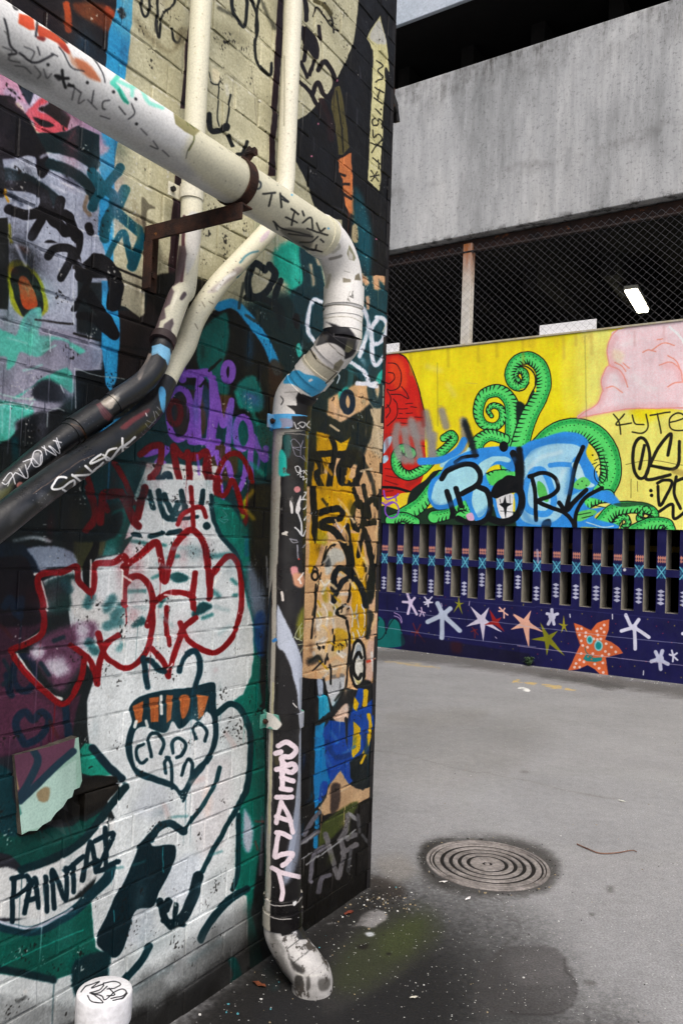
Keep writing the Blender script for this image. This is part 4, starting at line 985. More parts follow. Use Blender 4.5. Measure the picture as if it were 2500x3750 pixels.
# offset bend back to the wall
bend = [W(.933, 2.34, .335), W(.933, 2.318, .333), W(.932, 2.30, .322), W(.931, 2.16, .175), W(.93, 2.135, .148), W(.93, 2.105, .13), W(.93, 2.045, .124)]
Lb = plen(bend); c1, c2, c3, c4 = .03, .105, .165, .215
BEND = """
X F DDDAD4 0 10 : 950,1150 1400,1150 1400,1620 950,1620
W F 15141A 0 24 : 640,1290 900,1240 1000,1300 1090,1450 1060,1620 940,1690 930,1640 920,1580 820,1500 700,1480 560,1530 600,1420
W F 6a6a6a 0 50 0.6 : 560,1400 720,1380 660,1500 540,1520
W F DEDAD6 0 14 : 500,1540 700,1490 830,1510 910,1600 920,1680 830,1860 640,1750 470,1580
W F BAB4A0 0 6 : 480,1560 640,1740 830,1870 690,2010 520,1880 370,1680
W L D8D2C2 10 4 : 365,1690 450,1840 560,1940 690,2010
W L 4a4438 7 4 : 470,1555 560,1700 700,1800 820,1870 / 635,1355 740,1500 840,1600 930,1670
W F 3FA4D4 0 9 : 250,1850 330,1840 420,1890 560,1920 690,2000 680,2060 560,2180 500,2180 420,2120 330,2060 240,2020 130,2000 180,1900
W L 2a4a60 7 4 : 195,1860 260,1980 360,2080 480,2150
W L 15100c 14 6 : 470,1540 560,1690 / 830,1870 690,2010
W G E4E2DE 0 4 : 455,1970 500,1945 520,1970 470,1995
W G 6c6a50 0 6 : 960,1440 1010,1440 1040,1560 980,1610 925,1590
W G 8a8470 0 6 : 800,1750 880,1690 920,1730 850,1850 780,1830
W G 121012 0 5 : 330,2130 500,2190 700,2100 740,2700 250,2700 310,2300 300,2200
W L 120f10 12 5 : 100,2180 130,2230 100,2290
W L 8f8c80 8 6 : 150,2130 350,2120
V G 14110f 0 5 : 505,30 560,150 900,180 900,-60 380,-60
"""
tube('offset_bend', steppath(smoothpath(bend, 5), [c1, c2, c3, c4, .26], .01), prof(R0, [(0, c1, R0+.004), (c1, c2, R0+.006), (c2, c3, R0), (c3, c4, R0+.005), (.26, 9, R0+.005)]), dp, paint=BEND, base='D8D4CC', seed=45, rough=.4, grime=.2, streak=False, bumps=((20, .05, .004),))
# shaft
shaft = [W(.93, 2.045, .124), W(.92, 1.75, .12), W(.911, 1.5, .12), W(.899, .94, .12), W(.878, .6, .12), W(.856, .30, .12), W(.852, .195, .121)]
Ls_ = plen(shaft); zc = lambda z: Ls_-(z-.195)
SH = """
V G 14110f 0 4 : 500,40 900,30 900,3000 -200,9000 -200,5000 260,2000 290,1100 250,500 300,400 700,370 560,150
X G 131112 0 4 : 1040,1585 1200,1570 1180,2600 1200,3600 985,3600 990,3300 1010,2600 1022,2000 1030,1700
V L A9A69A 60 8 : 290,400 262,700 250,1100 240,1500 225,2000 210,2400
X L A9A498 16 3 : 1006,2060 1000,2400 992,2700 985,3000 978,3280
X L B4AE88 6 4 : 1000,2500 992,2800 985,3050
V L 8f8c84 18 10 0.8 : 280,400 400,375 600,385 740,420
V F 22B3A6 0 40 : 300,620 370,700 380,900 370,980 430,1020 280,1040 255,900 260,700
V F 0C4A48 0 50 : 330,420 450,420 440,700 400,760 340,640
V L 9A98A8 10 6 0.9 : 445,490 520,700 600,740 690,810 / 445,500 500,460 570,520 600,590 480,590 590,640 / 635,490 610,600 600,720 / 640,600 690,590 / 640,720 680,780
V L D8D6DC 16 5 0.95 : 780,460 790,560 / 760,590 730,620 740,680 790,700 780,620 / 730,700 740,780 780,840 800,880
V L D0A0A0 50 30 0.8 : 735,770 740,820
V L DCDCDC 13 4 : 515,900 570,890 610,970 550,980 515,900 / 600,930 590,970 660,960 650,1000 / 680,950 740,1000 710,1030 660,960 / 550,1020 600,1000 600,1060 650,1050 640,1100 700,1080 690,1150 740,1120
V L DCDCDC 22 5 : 760,1100 730,1240 640,1380 / 660,1290 740,1330 760,1470 / 610,1400 700,1420 690,1520 650,1560 / 750,1110 775,1200 / 760,1500 730,1620 660,1730 / 770,1680 740,1790 690,1840 / 690,1880 650,1980
V F DAD6D4 0 6 : 595,1340 610,1400 590,1500 600,1560 560,1640 520,1600 540,1480
V F DAD6D4 0 6 : 430,1430 470,1450 490,1530 480,1620 450,1620 440,1530
V L D8D8D8 26 5 : 570,1640 610,1760 620,1940 / 510,1850 570,1900 630,1970
V G C8C0B4 0 5 : 365,1890 400,1980 320,1960
V L a0a0a8 16 8 0.9 : 430,2020 480,2080 560,2070 / 550,2120 560,2220 / 640,2160 740,2040
V O C87E80 0 20 : 545,1250 52,50
V L 2870a0 18 10 : 720,410 710,450
G F D08A8C 0 18 : 350,600 400,590 410,640 370,670
G F C89070 0 26 : 370,650 440,640 465,700 440,750 380,730
G L E8DCD0 14 5 : 410,690 450,640 / 430,720 420,690
G D C04030 14 5 : 415,530
G L D4CCC4 22 4 : 280,790 290,850
G L 9a9aa4 12 8 0.8 : 350,370 400,380 / 405,420 410,520
G L D8D4CC 20 5 : 290,330 320,320
G F 7A7A18 0 50 : 440,920 495,900 500,1120 420,1160 400,1040
G L B8BC98 7 4 0.9 : 440,1030 390,1120 410,1160 460,1090 430,1070 430,1150 / 380,1140 440,1170 / 410,1200 460,1200 420,1270 / 420,1330 460,1370 / 450,1430 470,1450
G F B8C0D0 0 20 : 245,900 290,970 350,1090 400,1200 440,1320 462,1450 470,1560 460,1700 415,1700 400,1560 370,1460 350,1370 300,1260 245,1200
G F B8C0D0 0 20 0.5 : 245,1000 300,1100 300,1240 245,1180
G L 9098A6 44 8 : 440,1480 445,1800 438,2100 430,2400
G D 2A7AC0 26 8 : 215,1170 230,1160
G D 8a8a8a 8 5 : 300,1520 250,1500 370,1640
G L c8c4c0 10 5 : 370,1660 400,1690 / 520,1740 500,1760
H L 9098A6 46 10 : 462,-20 450,300 430,520 400,760 360,1000 340,1140
H F 8E96A8 0 50 0.8 : 400,600 455,620 450,900 400,1100 340,1200 300,1180 330,1000 370,800
H F 3a3420 0 20 : 235,130 290,130 270,220 235,220
H L E4D4DC 44 5 : 265,70 330,40 390,70 410,110 370,160 310,160 290,180 330,230 390,220 410,260 370,290 320,270
H L E4D4DC 46 5 : 245,130 285,120 / 300,170 300,300
H L E4D4DC 42 5 : 250,265 290,270 300,400 / 290,330 390,360 / 290,420 370,430 / 250,490 380,490
H L E4D4DC 40 5 : 290,530 350,640 385,780 / 290,530 250,700 / 250,650 370,690
H L E4D4DC 42 5 : 250,780 300,790 360,820 / 270,780 250,900 240,980 300,960 370,950 380,970 340,1020 300,1050
H L E4D4DC 40 5 : 215,1070 300,1110 440,1145 / 270,1100 300,1250 290,1330
H L 2a2a28 5 3 : 150,1310 250,1350 400,1345 455,1290
H L B8B4B0 8 4 : 150,1330 230,1380 400,1370 460,1310 / 150,1440 250,1490 370,1490
H F E8E8E8 0 6 : 385,1355 415,1345 410,1375 390,1385
H L B8B4AC 26 8 : 175,1290 180,1420
H D C8C8C8 8 3 : 250,1480 430,1480 225,1230
"""
tube('downpipe', steppath(shaft, [zc(.303), zc(.262), zc(.25), zc(.21)], .03), prof(R0, [(zc(.303), zc(.262), R0+.006), (zc(.262), zc(.25), R0+.003), (zc(.25), 9, R0+.008)]), dp, paint=SH, base='A8A498', seed=47, res=700, rough=.26, grime=.3, spec=.6, wear=('4A4846', 15, .64), streak=False, bumps=((60, .12, .004),))
foot = [W(.852, .197, .121), W(.852, .16, .128), W(.85, .10, .18), W(.848, .075, .215), W(.846, .05, .243), W(.844, .02, .255), W(.844, -.02, .256)]
FT = """
H G 1A1A1C 0 8 : 130,1300 560,1300 640,1690 590,1670 540,1640 500,1655 440,1660 400,1610 350,1620 300,1630 280,1590 200,1560 150,1540
H F C8C8CC 0 20 : 290,1480 360,1500 420,1600 400,1620 330,1540
H L 2a2a2a 6 4 : 350,1730 440,1660 530,1600 / 380,1860 560,1720 / 440,1600 560,1720
H F 2c2a28 0 30 0.9 : 340,1720 370,1820 480,1900 460,1940 380,1880
H F 5a5a58 0 40 0.6 : 560,1560 640,1680 680,1800 640,1860 600,1700
H L 1a1a1a 8 4 : 530,1640 560,1690 620,1740 / 570,1590 600,1660 640,1740
H F 6b6b68 0 40 0.6 : 230,1600 320,1740 300,1760 210,1620
H F 3c3a36 0 20 0.9 : 410,1960 460,1960 480,2040 440,2060 400,2040
H F 4a4844 0 24 0.8 : 600,1990 690,1980 680,2060 610,2080
H F 3a3834 0 16 0.8 : 500,1970 520,1960 530,2050 500,2080
H F 4c4a46 0 50 0.5 : 220,1600 330,1850 400,2050 320,2000 200,1700
H L DCDAD4 12 4 : 405,1930 480,1955 600,1950 695,1890
"""
sf = smoothpath(foot, 5); Lf = plen(sf)
tube('foot_elbow', steppath(sf, [Lf-.075], .01), prof(R0+.003, [(Lf-.075, 9, R0+.008)]), dp, paint=FT, base='C2C0BE', seed=49, rough=.5, grime=.6, wear=('3A3632', 16, .54), streak=False, bumps=((60, .2, .004),))
# clamps
for k, (z, u, txt, c0) in enumerate(((2.022, .93, """
V G 14110f 0 5 : 460,100 900,100 900,450 300,450 330,330 480,270
V F 8C90A8 0 30 : 250,150 460,150 480,270 380,270 260,320
V F 4FA6DC 0 30 : 60,150 250,150 300,260 200,360 60,350
V L DCDCDC 16 4 : 500,320 580,290 / 505,200 540,300 / 560,230 620,190 680,220 640,280 590,250 / 740,180 700,250 790,320 / 750,230 830,270
V D C08080 40 20 : 800,220
""", '4FA6DC'), (.947, .899, """
G G 161414 0 6 : 245,1700 500,1700 500,1900 235,1900 270,1800
G F D0CEC6 0 6 : 150,1750 200,1740 260,1790 280,1830 230,1870 190,1840 150,1850
G F 9a9ea8 0 10 : 420,1700 490,1700 485,1860 425,1860
G L 8a8a8a 6 4 : 240,1750 340,1730 420,1740
G L a8a8a8 5 3 : 240,1870 400,1880 460,1860
""", '5C9C8C'))):
    cl = tube('pipe_clamp', [W(u, z+.026, .121), W(u, z+.02, .121), W(u, z-.02, .121), W(u, z-.026, .121)], R0+.009, dp, paint=txt, base=c0, seed=60+k, rough=.4, grime=.2, streak=False)
    mm = mottled('clamp lug paint %d' % k, c0, '7A8088' if k == 0 else '2A6A5C', 20, .5)
    b = MB(); b.boxL(u+.066, u+.103, z-.025, z+.025, .092, .098)
    b.build('lug', mm, cl, bevel=.002)
    b = MB(); b.cyl(W(u+.084, z, .096), W(u+.084, z, .106), .010, 6); b.cyl(W(u+.084, z, .106), W(u+.084, z, .112), .006, 8)
    b.build('bolt', MAT['rust'], cl)
# ---------------------------------------------------------------- rusty bracket under the horizontal run
ub, zb = plL(545, 800, .01)
kb = empty('pipe_bracket', W(ub, zb, 0), 'rusty angle iron bracket holding the thick white pipe away from the wall', 'bracket')
zt = 2.558
b = MB(); a0, a1 = W(ub, zt-.02, .012), W(ub-.0, zt-.012, .375)
b.boxL(ub-.004, ub+.004, zt-.055, zt-.008, .0, .385); b.boxL(ub-.045, ub+.004, zt-.012, zt-.006, .0, .385)
b.build('arm', MAT['rust'], kb, bevel=.0015)
_, zlow = plL(560, 1070, .01)
b = MB(); b.boxL(ub-.05, ub+.004, zlow, zt-.012, .0, .007); b.boxL(ub+.0, ub+.007, zlow, zt-.055, .0, .035)
b.build('upright', MAT['rust'], kb, bevel=.0015)
b = MB(); b.cyl(W(ub-.025, zlow+.05, .004), W(ub-.025, zlow+.05, .02), .011, 6); b.build('bolt', MAT['rust'], kb)
b = MB(); b.cyl(W(ub-.025, zt-.09, .004), W(ub-.025, zt-.09, .016), .01, 6); b.build('bolt', MAT['rust'], kb)
b = MB(); b.cyl(W(ub-.02, zt-.036, .335), W(ub-.02, zt-.004, .335), .011, 6); b.build('bolt', MAT['rust'], kb)
b = MB(); ring = []
uc = ub-.025
for i in range(33):
    a = math.radians(-90+i*360/32*.78-50); ring.append((.335+math.cos(a)*1, 2.63+math.sin(a)*1))
def band(mb, u0, u1, a0, a1, r0, r1, n=28):
    vs = []; fs = []
    for i in range(n+1):
        a = math.radians(a0+(a1-a0)*i/n); c, s_ = math.cos(a), math.sin(a)
        for (u_, r_) in ((u0, r0), (u1, r0), (u1, r1), (u0, r1)): vs.append(W(u_, 2.63+s_*r_, .335+c*r_))
    for i in range(n):
        for k in range(4): fs.append((i*4+k, i*4+(k+1) % 4, i*4+4+(k+1) % 4, i*4+4+k))
    fs += [(0, 1, 2, 3), (n*4+3, n*4+2, n*4+1, n*4)]
    mb.add(vs, fs)
band(b, uc-.018, uc+.018, -200, 62, R0+.001, R0+.006)
b.boxL(uc-.018, uc+.018, 2.545, 2.566, .325, .345)
# turned-up lug with its bolt at the top of the strap
ca, sa = math.cos(math.radians(62)), math.sin(math.radians(62))
b.bar(W(uc, 2.63+sa*(R0+.002), .335+ca*(R0+.002)), W(uc-.002, 2.63+sa*(R0+.032), .335+ca*(R0+.03)+.012), .036, .005, up=LD)
b.build('strap', MAT['rust'], kb, bevel=.001)
b = MB(); q = W(uc, 2.63+sa*(R0+.02), .335+ca*(R0+.02)); b.cyl(q-LN*.004, q+LN*.024, .007, 8)
b.cyl(q+LN*.02, q+LN*.028, .013, 6)
b.build('strap_bolt', MAT['rust'], kb)
# ---------------------------------------------------------------- two thinner conduits
def pw(px, py, off):
    u, v = plL(px, py, off); return W(u, v, off)
def cC(x, y): return x/1.96, 900+y/1.96
RC = .034
# conduit with the long straight drop on the left
ca_ = empty('conduit_pipe', W(1.45, 2.6, .08), 'cream conduit behind the bracket, curving into a black pipe scratched with thin white letters', 'pipe')
TOPA = """
X F DCD8C0 0 30 : 640,-400 900,-400 900,1300 500,1300
A F 4A2A2C 0 6 : 1215,1120 1240,1140 1235,1180 1250,1190 1230,1200 1215,1250 1205,1200
S F C8C8C8 0 40 0.8 : 640,1000 800,1000 780,1400 620,1700
S L 5a3a40 44 10 : 600,1000 580,1300 590,1500 560,1800
C G 6A5A5C 0 9 : 1330,0 1340,60 1310,180 1290,260 1230,300 1250,330 1220,420 1180,450 1190,520 1150,540 1130,620 1060,600 1180,380 1260,200 1280,0
C G 54484A 0 9 : 1240,520 1250,560 1230,600 1240,640 1160,620 1180,560
C F 54484A 0 8 : 1320,330 1340,350 1310,390 1290,380
C D 5a5044 6 4 : 1350,200 1400,300 1380,520 1300,600 1330,700 1390,60 1400,420
B D 6a5c30 6 5 : 20,200 60,500 80,100 40,700 100,640 30,330
B D 9a8a40 8 6 0.6 : 30,380 90,260 50,560
"""
pa = [W(1.444, 5.2, .08), W(1.447, 3.6, .08), W(1.45, 2.72, .08)]+[pw(*q) for q in ((700, 830, .08), (688, 960, .08), (677, 1060, .08), (*cC(1290, 360), .085), (*cC(1215, 560), .09), (*cC(1180, 660), .092))]
pa = pa[:2]+smoothpath(pa[2:], 6)
tube('upper_pipe', resample(pa, .04), RC, ca_, paint=TOPA, base='D0CCB4', seed=71, res=380, rough=.45, grime=.15, streak=False, bumps=((60, .12, .003),))  # cream paint, with shading strips painted along the pipe's sides
u0_, v0_ = 1.45, 0
COUP = """
X G 3A2C2C 0 4 : 500,1200 700,1200 700,1400 500,1400
C L 5a4444 16 5 : 1110,690 1180,665 1240,700 1265,760
"""
g0, g1 = pw(*cC(1182, 655), .092), pw(*cC(1162, 700), .095)
tube('threaded_collar', [g0, g0.lerp(g1, .08), g0.lerp(g1, .92), g1], RC+.005, ca_, paint=COUP, base='3A2C2C', seed=72, grime=.3, streak=False)
LOWA = """
X G 17181A 0 5 : -800,1290 640,1290 640,2400 -800,2400
C G 17181A 0 5 : 1160,760 1220,800 1210,900 1000,1500 0,2000 -400,1700 700,900 1000,800 1040,850
C G 7FBEE2 0 7 : 1090,720 1150,700 1220,740 1240,840 1215,900 1190,820 1130,775 1090,790
C G C8C2AC 0 6 : 1225,780 1260,800 1240,880 1215,900
C F A8988A 0 14 : 1040,790 1090,780 1050,860 1010,960 990,930
C F 4a4a4c 0 60 0.8 : 1130,800 1000,960 860,1060 820,1040 950,920 1080,800
C F 9a958a 0 26 0.85 : 740,1130 830,1080 860,1100 790,1170 770,1150
Y F B8AC9C 0 20 0.7 : 900,180 1000,110 1040,140 1010,230 960,230
Y G 5A3034 0 4 : 860,200 900,180 1010,300 980,350 940,330
Y P 3a1c20 4 3 : 870,210 960,330 / 885,200 980,320 / 900,190 1000,310
Y L 8a5a30 6 5 0.8 : 640,370 720,400 770,470 790,520
Y L 3a2418 14 6 0.8 : 650,390 740,440 780,530
Y L D8D8DC 10 3 : 20,900 60,910 140,810 / 30,880 100,810 140,910 / 70,930 100,860 / 150,810 250,860 230,740 / 170,770 230,860 / 210,710 290,690 250,780 / 290,690 310,620 370,620 380,720 320,760 280,700 / 300,680 360,740 370,650 / 380,580 510,660 440,570 / 400,570 420,650 / 450,570 540,640 500,520 / 480,520 550,540 / 510,500 540,590
Y F C0C0C4 0 14 0.5 : 290,640 360,640 370,720 310,730
Y O C08078 0 14 : 184,926 34,34
Y F 6C7048 0 60 0.8 : -100,1020 60,940 120,900 60,1060 -60,1180
Y D C8C8CC 6 3 0.9 : 560,560 620,480 660,440 700,600 720,520 580,620 780,330 800,370 820,310 760,360 840,350 740,300 700,340 880,390 640,560 450,630 430,680
"""
la = [pw(*cC(1172, 690), .093), pw(*cC(1155, 760), .10), pw(*cC(1115, 870), .118), pw(*cC(1050, 960), .122), pw(*cC(950, 1040), .12), pw(*cC(850, 1105), .115), pw(*cC(740, 1190), .105), pw(*cC(540, 1325), .1), pw(*cC(350, 1470), .1), pw(*cC(100, 1680), .1), pw(*cC(-150, 1900), .1), pw(*cC(-700, 2420), .1)]
la = smoothpath(la, 5); LA = plen(la)
def al(px, py, off, path=la):
    q = pw(px, py, off); best = None; acc = 0
    for a, b in zip(path, path[1:]):
        d = (a-q).length
        if best is None or d < best[0]: best = (d, acc)
        acc += (b-a).length
    return best[1]
s1, s2, s3 = al(*cC(800, 1140), .11), al(*cC(745, 1185), .105), al(*cC(560, 1315), .1)
tube('lower_pipe', steppath(la, [s1, s2, s3, s3+.02]), prof(.0325, [(s1, s2, .030), (s2, s3, .0385), (s3, s3+.02, .035)]), ca_, paint=LOWA, base='17181A', seed=73, res=700, rough=.36, grime=.3, streak=False, spec=.5, bumps=((90, .25, .003),))
b = MB()   # saddle clip
u1_, z1_ = plL(664, 722, .03)
b.boxL(1.405, 1.52, z1_-.022, z1_+.022, .036, .042); b.boxL(1.4, 1.52, z1_-.022, z1_+.022, .001, .006)
cm = mottled('cream clip paint', 'D2CEB8', 'E0DCC8', 8, .5)
clip = tube('saddle_clip', [W(1.45, z1_+.022, .08), W(1.45, z1_-.022, .08)], RC+.003, ca_, cm)
b = MB(); b.boxL(1.45, 1.515, z1_-.022, z1_+.022, .04, .046); b.build('lug', cm, clip, bevel=.001)
b = MB(); b.cyl(W(1.502, z1_, .046), W(1.502, z1_, .056), .009, 6); b.build('screw', MAT['black_metal'], clip)
# second conduit
cb_ = empty('conduit_pipe', W(.966, 2.9, .08), 'cream conduit nearer the corner, curving left into a black pipe lettered SNACK in white', 'pipe')
TOPB = """
X F DEDAC6 0 30 : 980,-500 1150,-500 1150,800 980,800
B L 8a8470 8 5 0.7 : 670,400 665,900
B D 6a6450 6 5 : 700,600 690,640 720,660 745,1020 700,960 740,540 660,240 690,1050 710,720
B F C0A8B8 0 12 0.7 : 500,1700 560,1650 550,1700 500,1740
D F 9a8c90 0 20 0.6 : 120,330 240,230 330,150 360,180 240,280 180,330
D L 2B6F84 14 8 0.8 : 400,170 440,130 / 330,230 400,180 / 350,120 410,60 480,40
D L E4E2DC 26 16 0.9 : 190,310 250,230 310,200
D D 3a3428 7 4 : 100,380 150,320 210,280 60,430 40,480 180,260 260,190 300,170 90,330 230,250 320,110 360,90 160,370 130,290
C L 4a4030 6 5 0.8 : 1500,400 1530,420 / 1450,400 1470,440 / 1400,560 1420,600
"""
pbp = [W(.962, 5.2, .08), W(.964, 3.6, .08), W(.966, 3.0, .08)]+[pw(x/.6272, y/.6272, o) for x, y, o in ((655, 425, .08), (644, 478, .08), (615, 530, .078), (560, 590, .07), (500, 655, .062), (450, 730, .055))]+[pw(*cC(1330, 720), .052), pw(*cC(1250, 850), .052), pw(*cC(1180, 990), .058)]
pbp = pbp[:2]+smoothpath(pbp[2:], 6)
tube('upper_pipe', resample(pbp, .04), RC, cb_, paint=TOPB, base='D2CEB6', seed=75, res=380, rough=.45, grime=.15, streak=False, bumps=((60, .12, .003),))
LOWB = """
C F 4FA0D0 0 10 : 1150,1010 1190,1040 1185,1180 1165,1190 1140,1080
Y F 5A2428 0 24 : 1080,400 1200,310 1330,240 1340,270 1220,350 1130,420
Y L C8C4C4 12 5 0.9 : 1310,280 1320,300
Y L 9c9ca0 5 3 : 1270,450 1330,530 / 1300,430 1380,470 / 1310,370 1390,470 / 1320,340 1400,380 / 1380,260 1400,350 / 1400,260 1430,300 / 1340,400 1400,330 / 1290,470 1350,440 / 1410,220 1440,250
Y L ECECEC 20 3 : 600,860 570,850 520,860 470,950 560,950 660,880 670,930 620,985 570,965
Y L ECECEC 21 3 : 650,830 740,900 / 655,840 830,830 / 770,750 840,820
Y L ECECEC 19 3 : 910,645 830,700 820,730 950,670 / 930,650 990,690 980,740 900,790 840,800 930,720
Y L ECECEC 20 3 : 1050,590 980,610 950,660 970,700 1060,690
Y L ECECEC 21 3 : 1100,500 1105,600 1110,680 / 1210,495 1120,570 1080,590 1000,690
Y L E0E0E0 15 3 : 1110,580 1200,590 1270,560 1285,520 1265,500
Y O 9C6866 0 12 : 1033,762 30,32
Y L C8A080 4 4 0.7 : 300,1000 500,860 700,720 850,650
Y D D8D8DC 7 3 0.9 : 380,1020 400,1040 380,1080 420,1100 460,1090 350,1080 440,1140 410,1050 500,1060 330,1000 480,1130 400,1200 300,1060 430,1010 720,760 760,700 800,680 520,1100 370,1130
Y F 8a8a90 0 60 0.35 : 360,980 480,1020 440,1120 340,1080
Y F 4a4a4c 0 60 0.6 : 120,1150 240,1080 300,1100 200,1200 100,1280
"""
lb = [pw(*cC(x, y), o) for x, y, o in ((1190, 970, .057), (1165, 1030, .065), (1100, 1150, .09), (960, 1290, .125), (760, 1440, .155), (500, 1612, .18), (250, 1790, .2), (0, 1985, .21), (-200, 2140, .21), (-800, 2640, .21))]
lb = smoothpath(lb, 5)
tube('lower_pipe', resample(lb, .02), (lambda l: .034+.0045*min(1, l/.2)), cb_, paint=LOWB, base='17181A', seed=77, res=800, rough=.36, grime=.3, streak=False, spec=.5, bumps=((90, .25, .003),))
# ---------------------------------------------------------------- capped stub pipe at the bottom left
q = ray(384, 3624); t = (.58-1.6)/q.z; sc_ = CAM+q*t; sx, sy = sc_.x, sc_.y
sp = empty('vent_stub', (sx, sy, 0), 'short upright white pipe with a flat screw cap scribbled with black marker loops', 'pipe')
o = tube('stub', [Vector((sx, sy, z)) for z in (-.02, .2, .55)], .056, sp, mottled('dirty cream pipe', 'B0A698', 'CBC4B8', 4, .5))
rings = [(.0605, .515), (.061, .52), (.061, .572), (.0595, .5775), (.056, .580), (.03, .5805), (.001, .5806)]
n = 40; V = []; F_ = []; UVs = []
for r_, z_ in rings:
    for j in range(n): a = 2*math.pi*j/n; V.append((sx+r_*math.cos(a), sy+r_*math.sin(a), z_)); UVs.append((.5+math.cos(a)*r_/.13, .5+math.sin(a)*r_/.13))
for i in range(len(rings)-1):
    for j in range(n): F_.append((i*n+j, i*n+(j+1) % n, (i+1)*n+(j+1) % n, (i+1)*n+j))
capC = plane_canvas('cap_paint', lambda a, b_: Vector((sx+a, sy+b_, .58)), -.065, .065, -.065, .065, 1500, 'DEDEE0', 81, .5)
ZF['Z'] = (0, 2700, 1.4255)
capC.run("""
Z L 101014 6 2 : 425,1330 450,1300 480,1290 520,1275 480,1310 540,1290 520,1320 470,1335 520,1335 560,1300
Z L 101014 6 2 : 540,1285 600,1275 630,1290 600,1310 560,1315
Z L 101014 6 2 : 460,1350 480,1380 540,1385 500,1350 480,1340 530,1350 550,1370 600,1330 640,1315 660,1330 640,1350 580,1365
Z L 101014 6 2 : 570,1310 600,1345 560,1350 / 590,1375 640,1360 665,1335
""")
MAT['cap'] = painted('marked white cap', capC, .35, .06, ((30, .03, .003),), .4, False)
co = mesh_obj('cap', V, F_, [MAT['cap'], mottled('white cap side', 'D2D2D6', 'DEDEE2', 5, .35, .05)], sp, UVs, smooth=True, fmat=[1 if k < 3*n else 0 for k in range(len(F_))]); co.data.set_sharp_from_angle(angle=math.radians(40))
# ---------------------------------------------------------------- parking garage across the alley
MURAL = """
K F F0D21C 0 100 0.8 : 200,300 1400,200 1400,1300 400,1300
L F F4E47A 0 130 : 560,200 900,150 1100,1000 1568,900 2600,1000 2600,2100 900,2100 700,1300 560,900
L F F2DC58 0 80 0.7 : 420,300 640,260 620,900 420,900
K F C0A830 0 40 0.4 : 1440,260 1568,250 1560,340 1460,330
L F C8B040 0 30 0.35 : 340,230 380,220 370,330 345,320
L F C8B860 0 30 0.35 : 600,200 700,190 680,260 610,280
K P B8A890 7 5 : 210,392 600,350 1568,240
K F BE2819 0 6 : -40,440 100,400 220,395 280,430 340,560 400,720 440,860 480,1020 470,1250 480,1500 400,1720 200,1800 -60,1790 -200,1600 -250,1200 -200,800 -130,560
K L 1C0A0A 12 4 : 100,400 -40,440 -130,560 -200,800 -250,1200 -200,1600 -60,1790 60,1800
K F D84A1E 0 60 : 150,430 260,480 300,700 200,760 120,600
K F D8401C 0 40 0.7 : 380,820 420,900 430,1000 380,960
K L 1C0A0A 12 4 : 225,398 290,440 350,560 410,730 450,900 485,1040
K L 3A0A0A 10 4 : 110,488 190,500 240,600 220,720 150,760 95,745 / 110,580 160,590 172,640 120,690 90,680 / 240,720 290,780 310,840 230,800 140,798 / 100,760 135,830 120,900 90,930 / 160,840 200,900 190,1020 100,1110 / 100,900 130,960 90,1030
K L 5A0E0C 10 4 : 280,890 350,885 / 330,920 390,925 / 210,940 300,938 / 290,985 350,982 / 220,985 250,988 / 200,1035 300,1035 / 370,1020 450,1025 / 230,1080 300,1085 / 130,1190 160,1190 / 380,1200 460,1210 / 390,1300 470,1310
K L 7A120E 12 4 : 80,1530 180,1540 / 90,1600 300,1640 400,1630 / 80,1650 200,1690 / 90,1760 160,1750
K L 0C0A0A 26 5 : 60,1715 200,1725 330,1765 480,1800
K F A8CDE4 0 10 : 60,1300 90,1230 150,1215 130,1290 90,1350 60,1380
K F A8CDE4 0 8 : 60,1410 100,1400 110,1440 60,1480
K F EDC53A 0 6 : 215,1790 330,1765 380,1760 350,1830 290,1900 250,1920
K F D6A468 0 6 : 60,1860 110,1840 130,1900 90,1950
K F 17231C 0 10 : 330,1760 480,1640 560,1560 640,1560 560,1760 420,1900 300,1960
K F 1E3A26 0 8 : 40,1900 300,1960 600,1900 900,1860 1500,2000 1600,2120 40,2110
"""
def tent(c, pts, w0, w1, ribs=1, seed=0, frame='K', dots=True, dark='0C1812', green='62D472'):
    """a banded, spotted tentacle along pts"""
    fx, fy, fs = ZF[frame]; P = catmull([(fx+a/fs, fy+b/fs) for a, b in pts], False, 8); n = len(P)
    wd = np.linspace(w0, w1, n)/fs/2; gc = hexc(green).astype(np.float32); dk = hexc(dark).astype(np.float32)
    c.stroke(P, wd+4.2, 2, dk); c.stroke(P, wd, 2, gc)
    off = []
    for i in range(n):
        d = P[min(i+1, n-1)]-P[max(i-1, 0)]; L = np.hypot(*d)+1e-6; off.append(P[i]-np.array([-d[1], d[0]])/L*ribs*wd[i]*.72)
    c.stroke(off, np.maximum(wd*.22, 1), 7, hexc('1C8A4C').astype(np.float32), .6)
    R = random.Random(seed); acc = 0
    for i in range(1, n-1):
        d = P[i+1]-P[i-1]; L = np.hypot(*d)+1e-6; nrm = np.array([-d[1], d[0]])/L*ribs; t = d/L
        acc += np.hypot(*(P[i]-P[i-1]))
        if acc > 11.5:
            acc = 0; e = P[i]+nrm*wd[i]
            c.stroke([e, e-nrm*wd[i]*.35+t*2.5, e-nrm*wd[i]*.75+t*7], np.array([3.0, 2.2, .8]), 1.8, dk)
            if dots:
                c.stroke([P[i]-nrm*wd[i]*(.35+R.uniform(-.1, .1))], 2.0, 1.8, dk)
                c.stroke([P[i]-nrm*wd[i]*.78+t*4], 1.5, 1.8, dk)
muralC = plane_canvas('mural_paint', lambda a, b: Gp(a, b, .02), -1.2, 8.0, 1.86, 4.58, 230, 'F2D524', 101, .5)
muralC.run(MURAL)
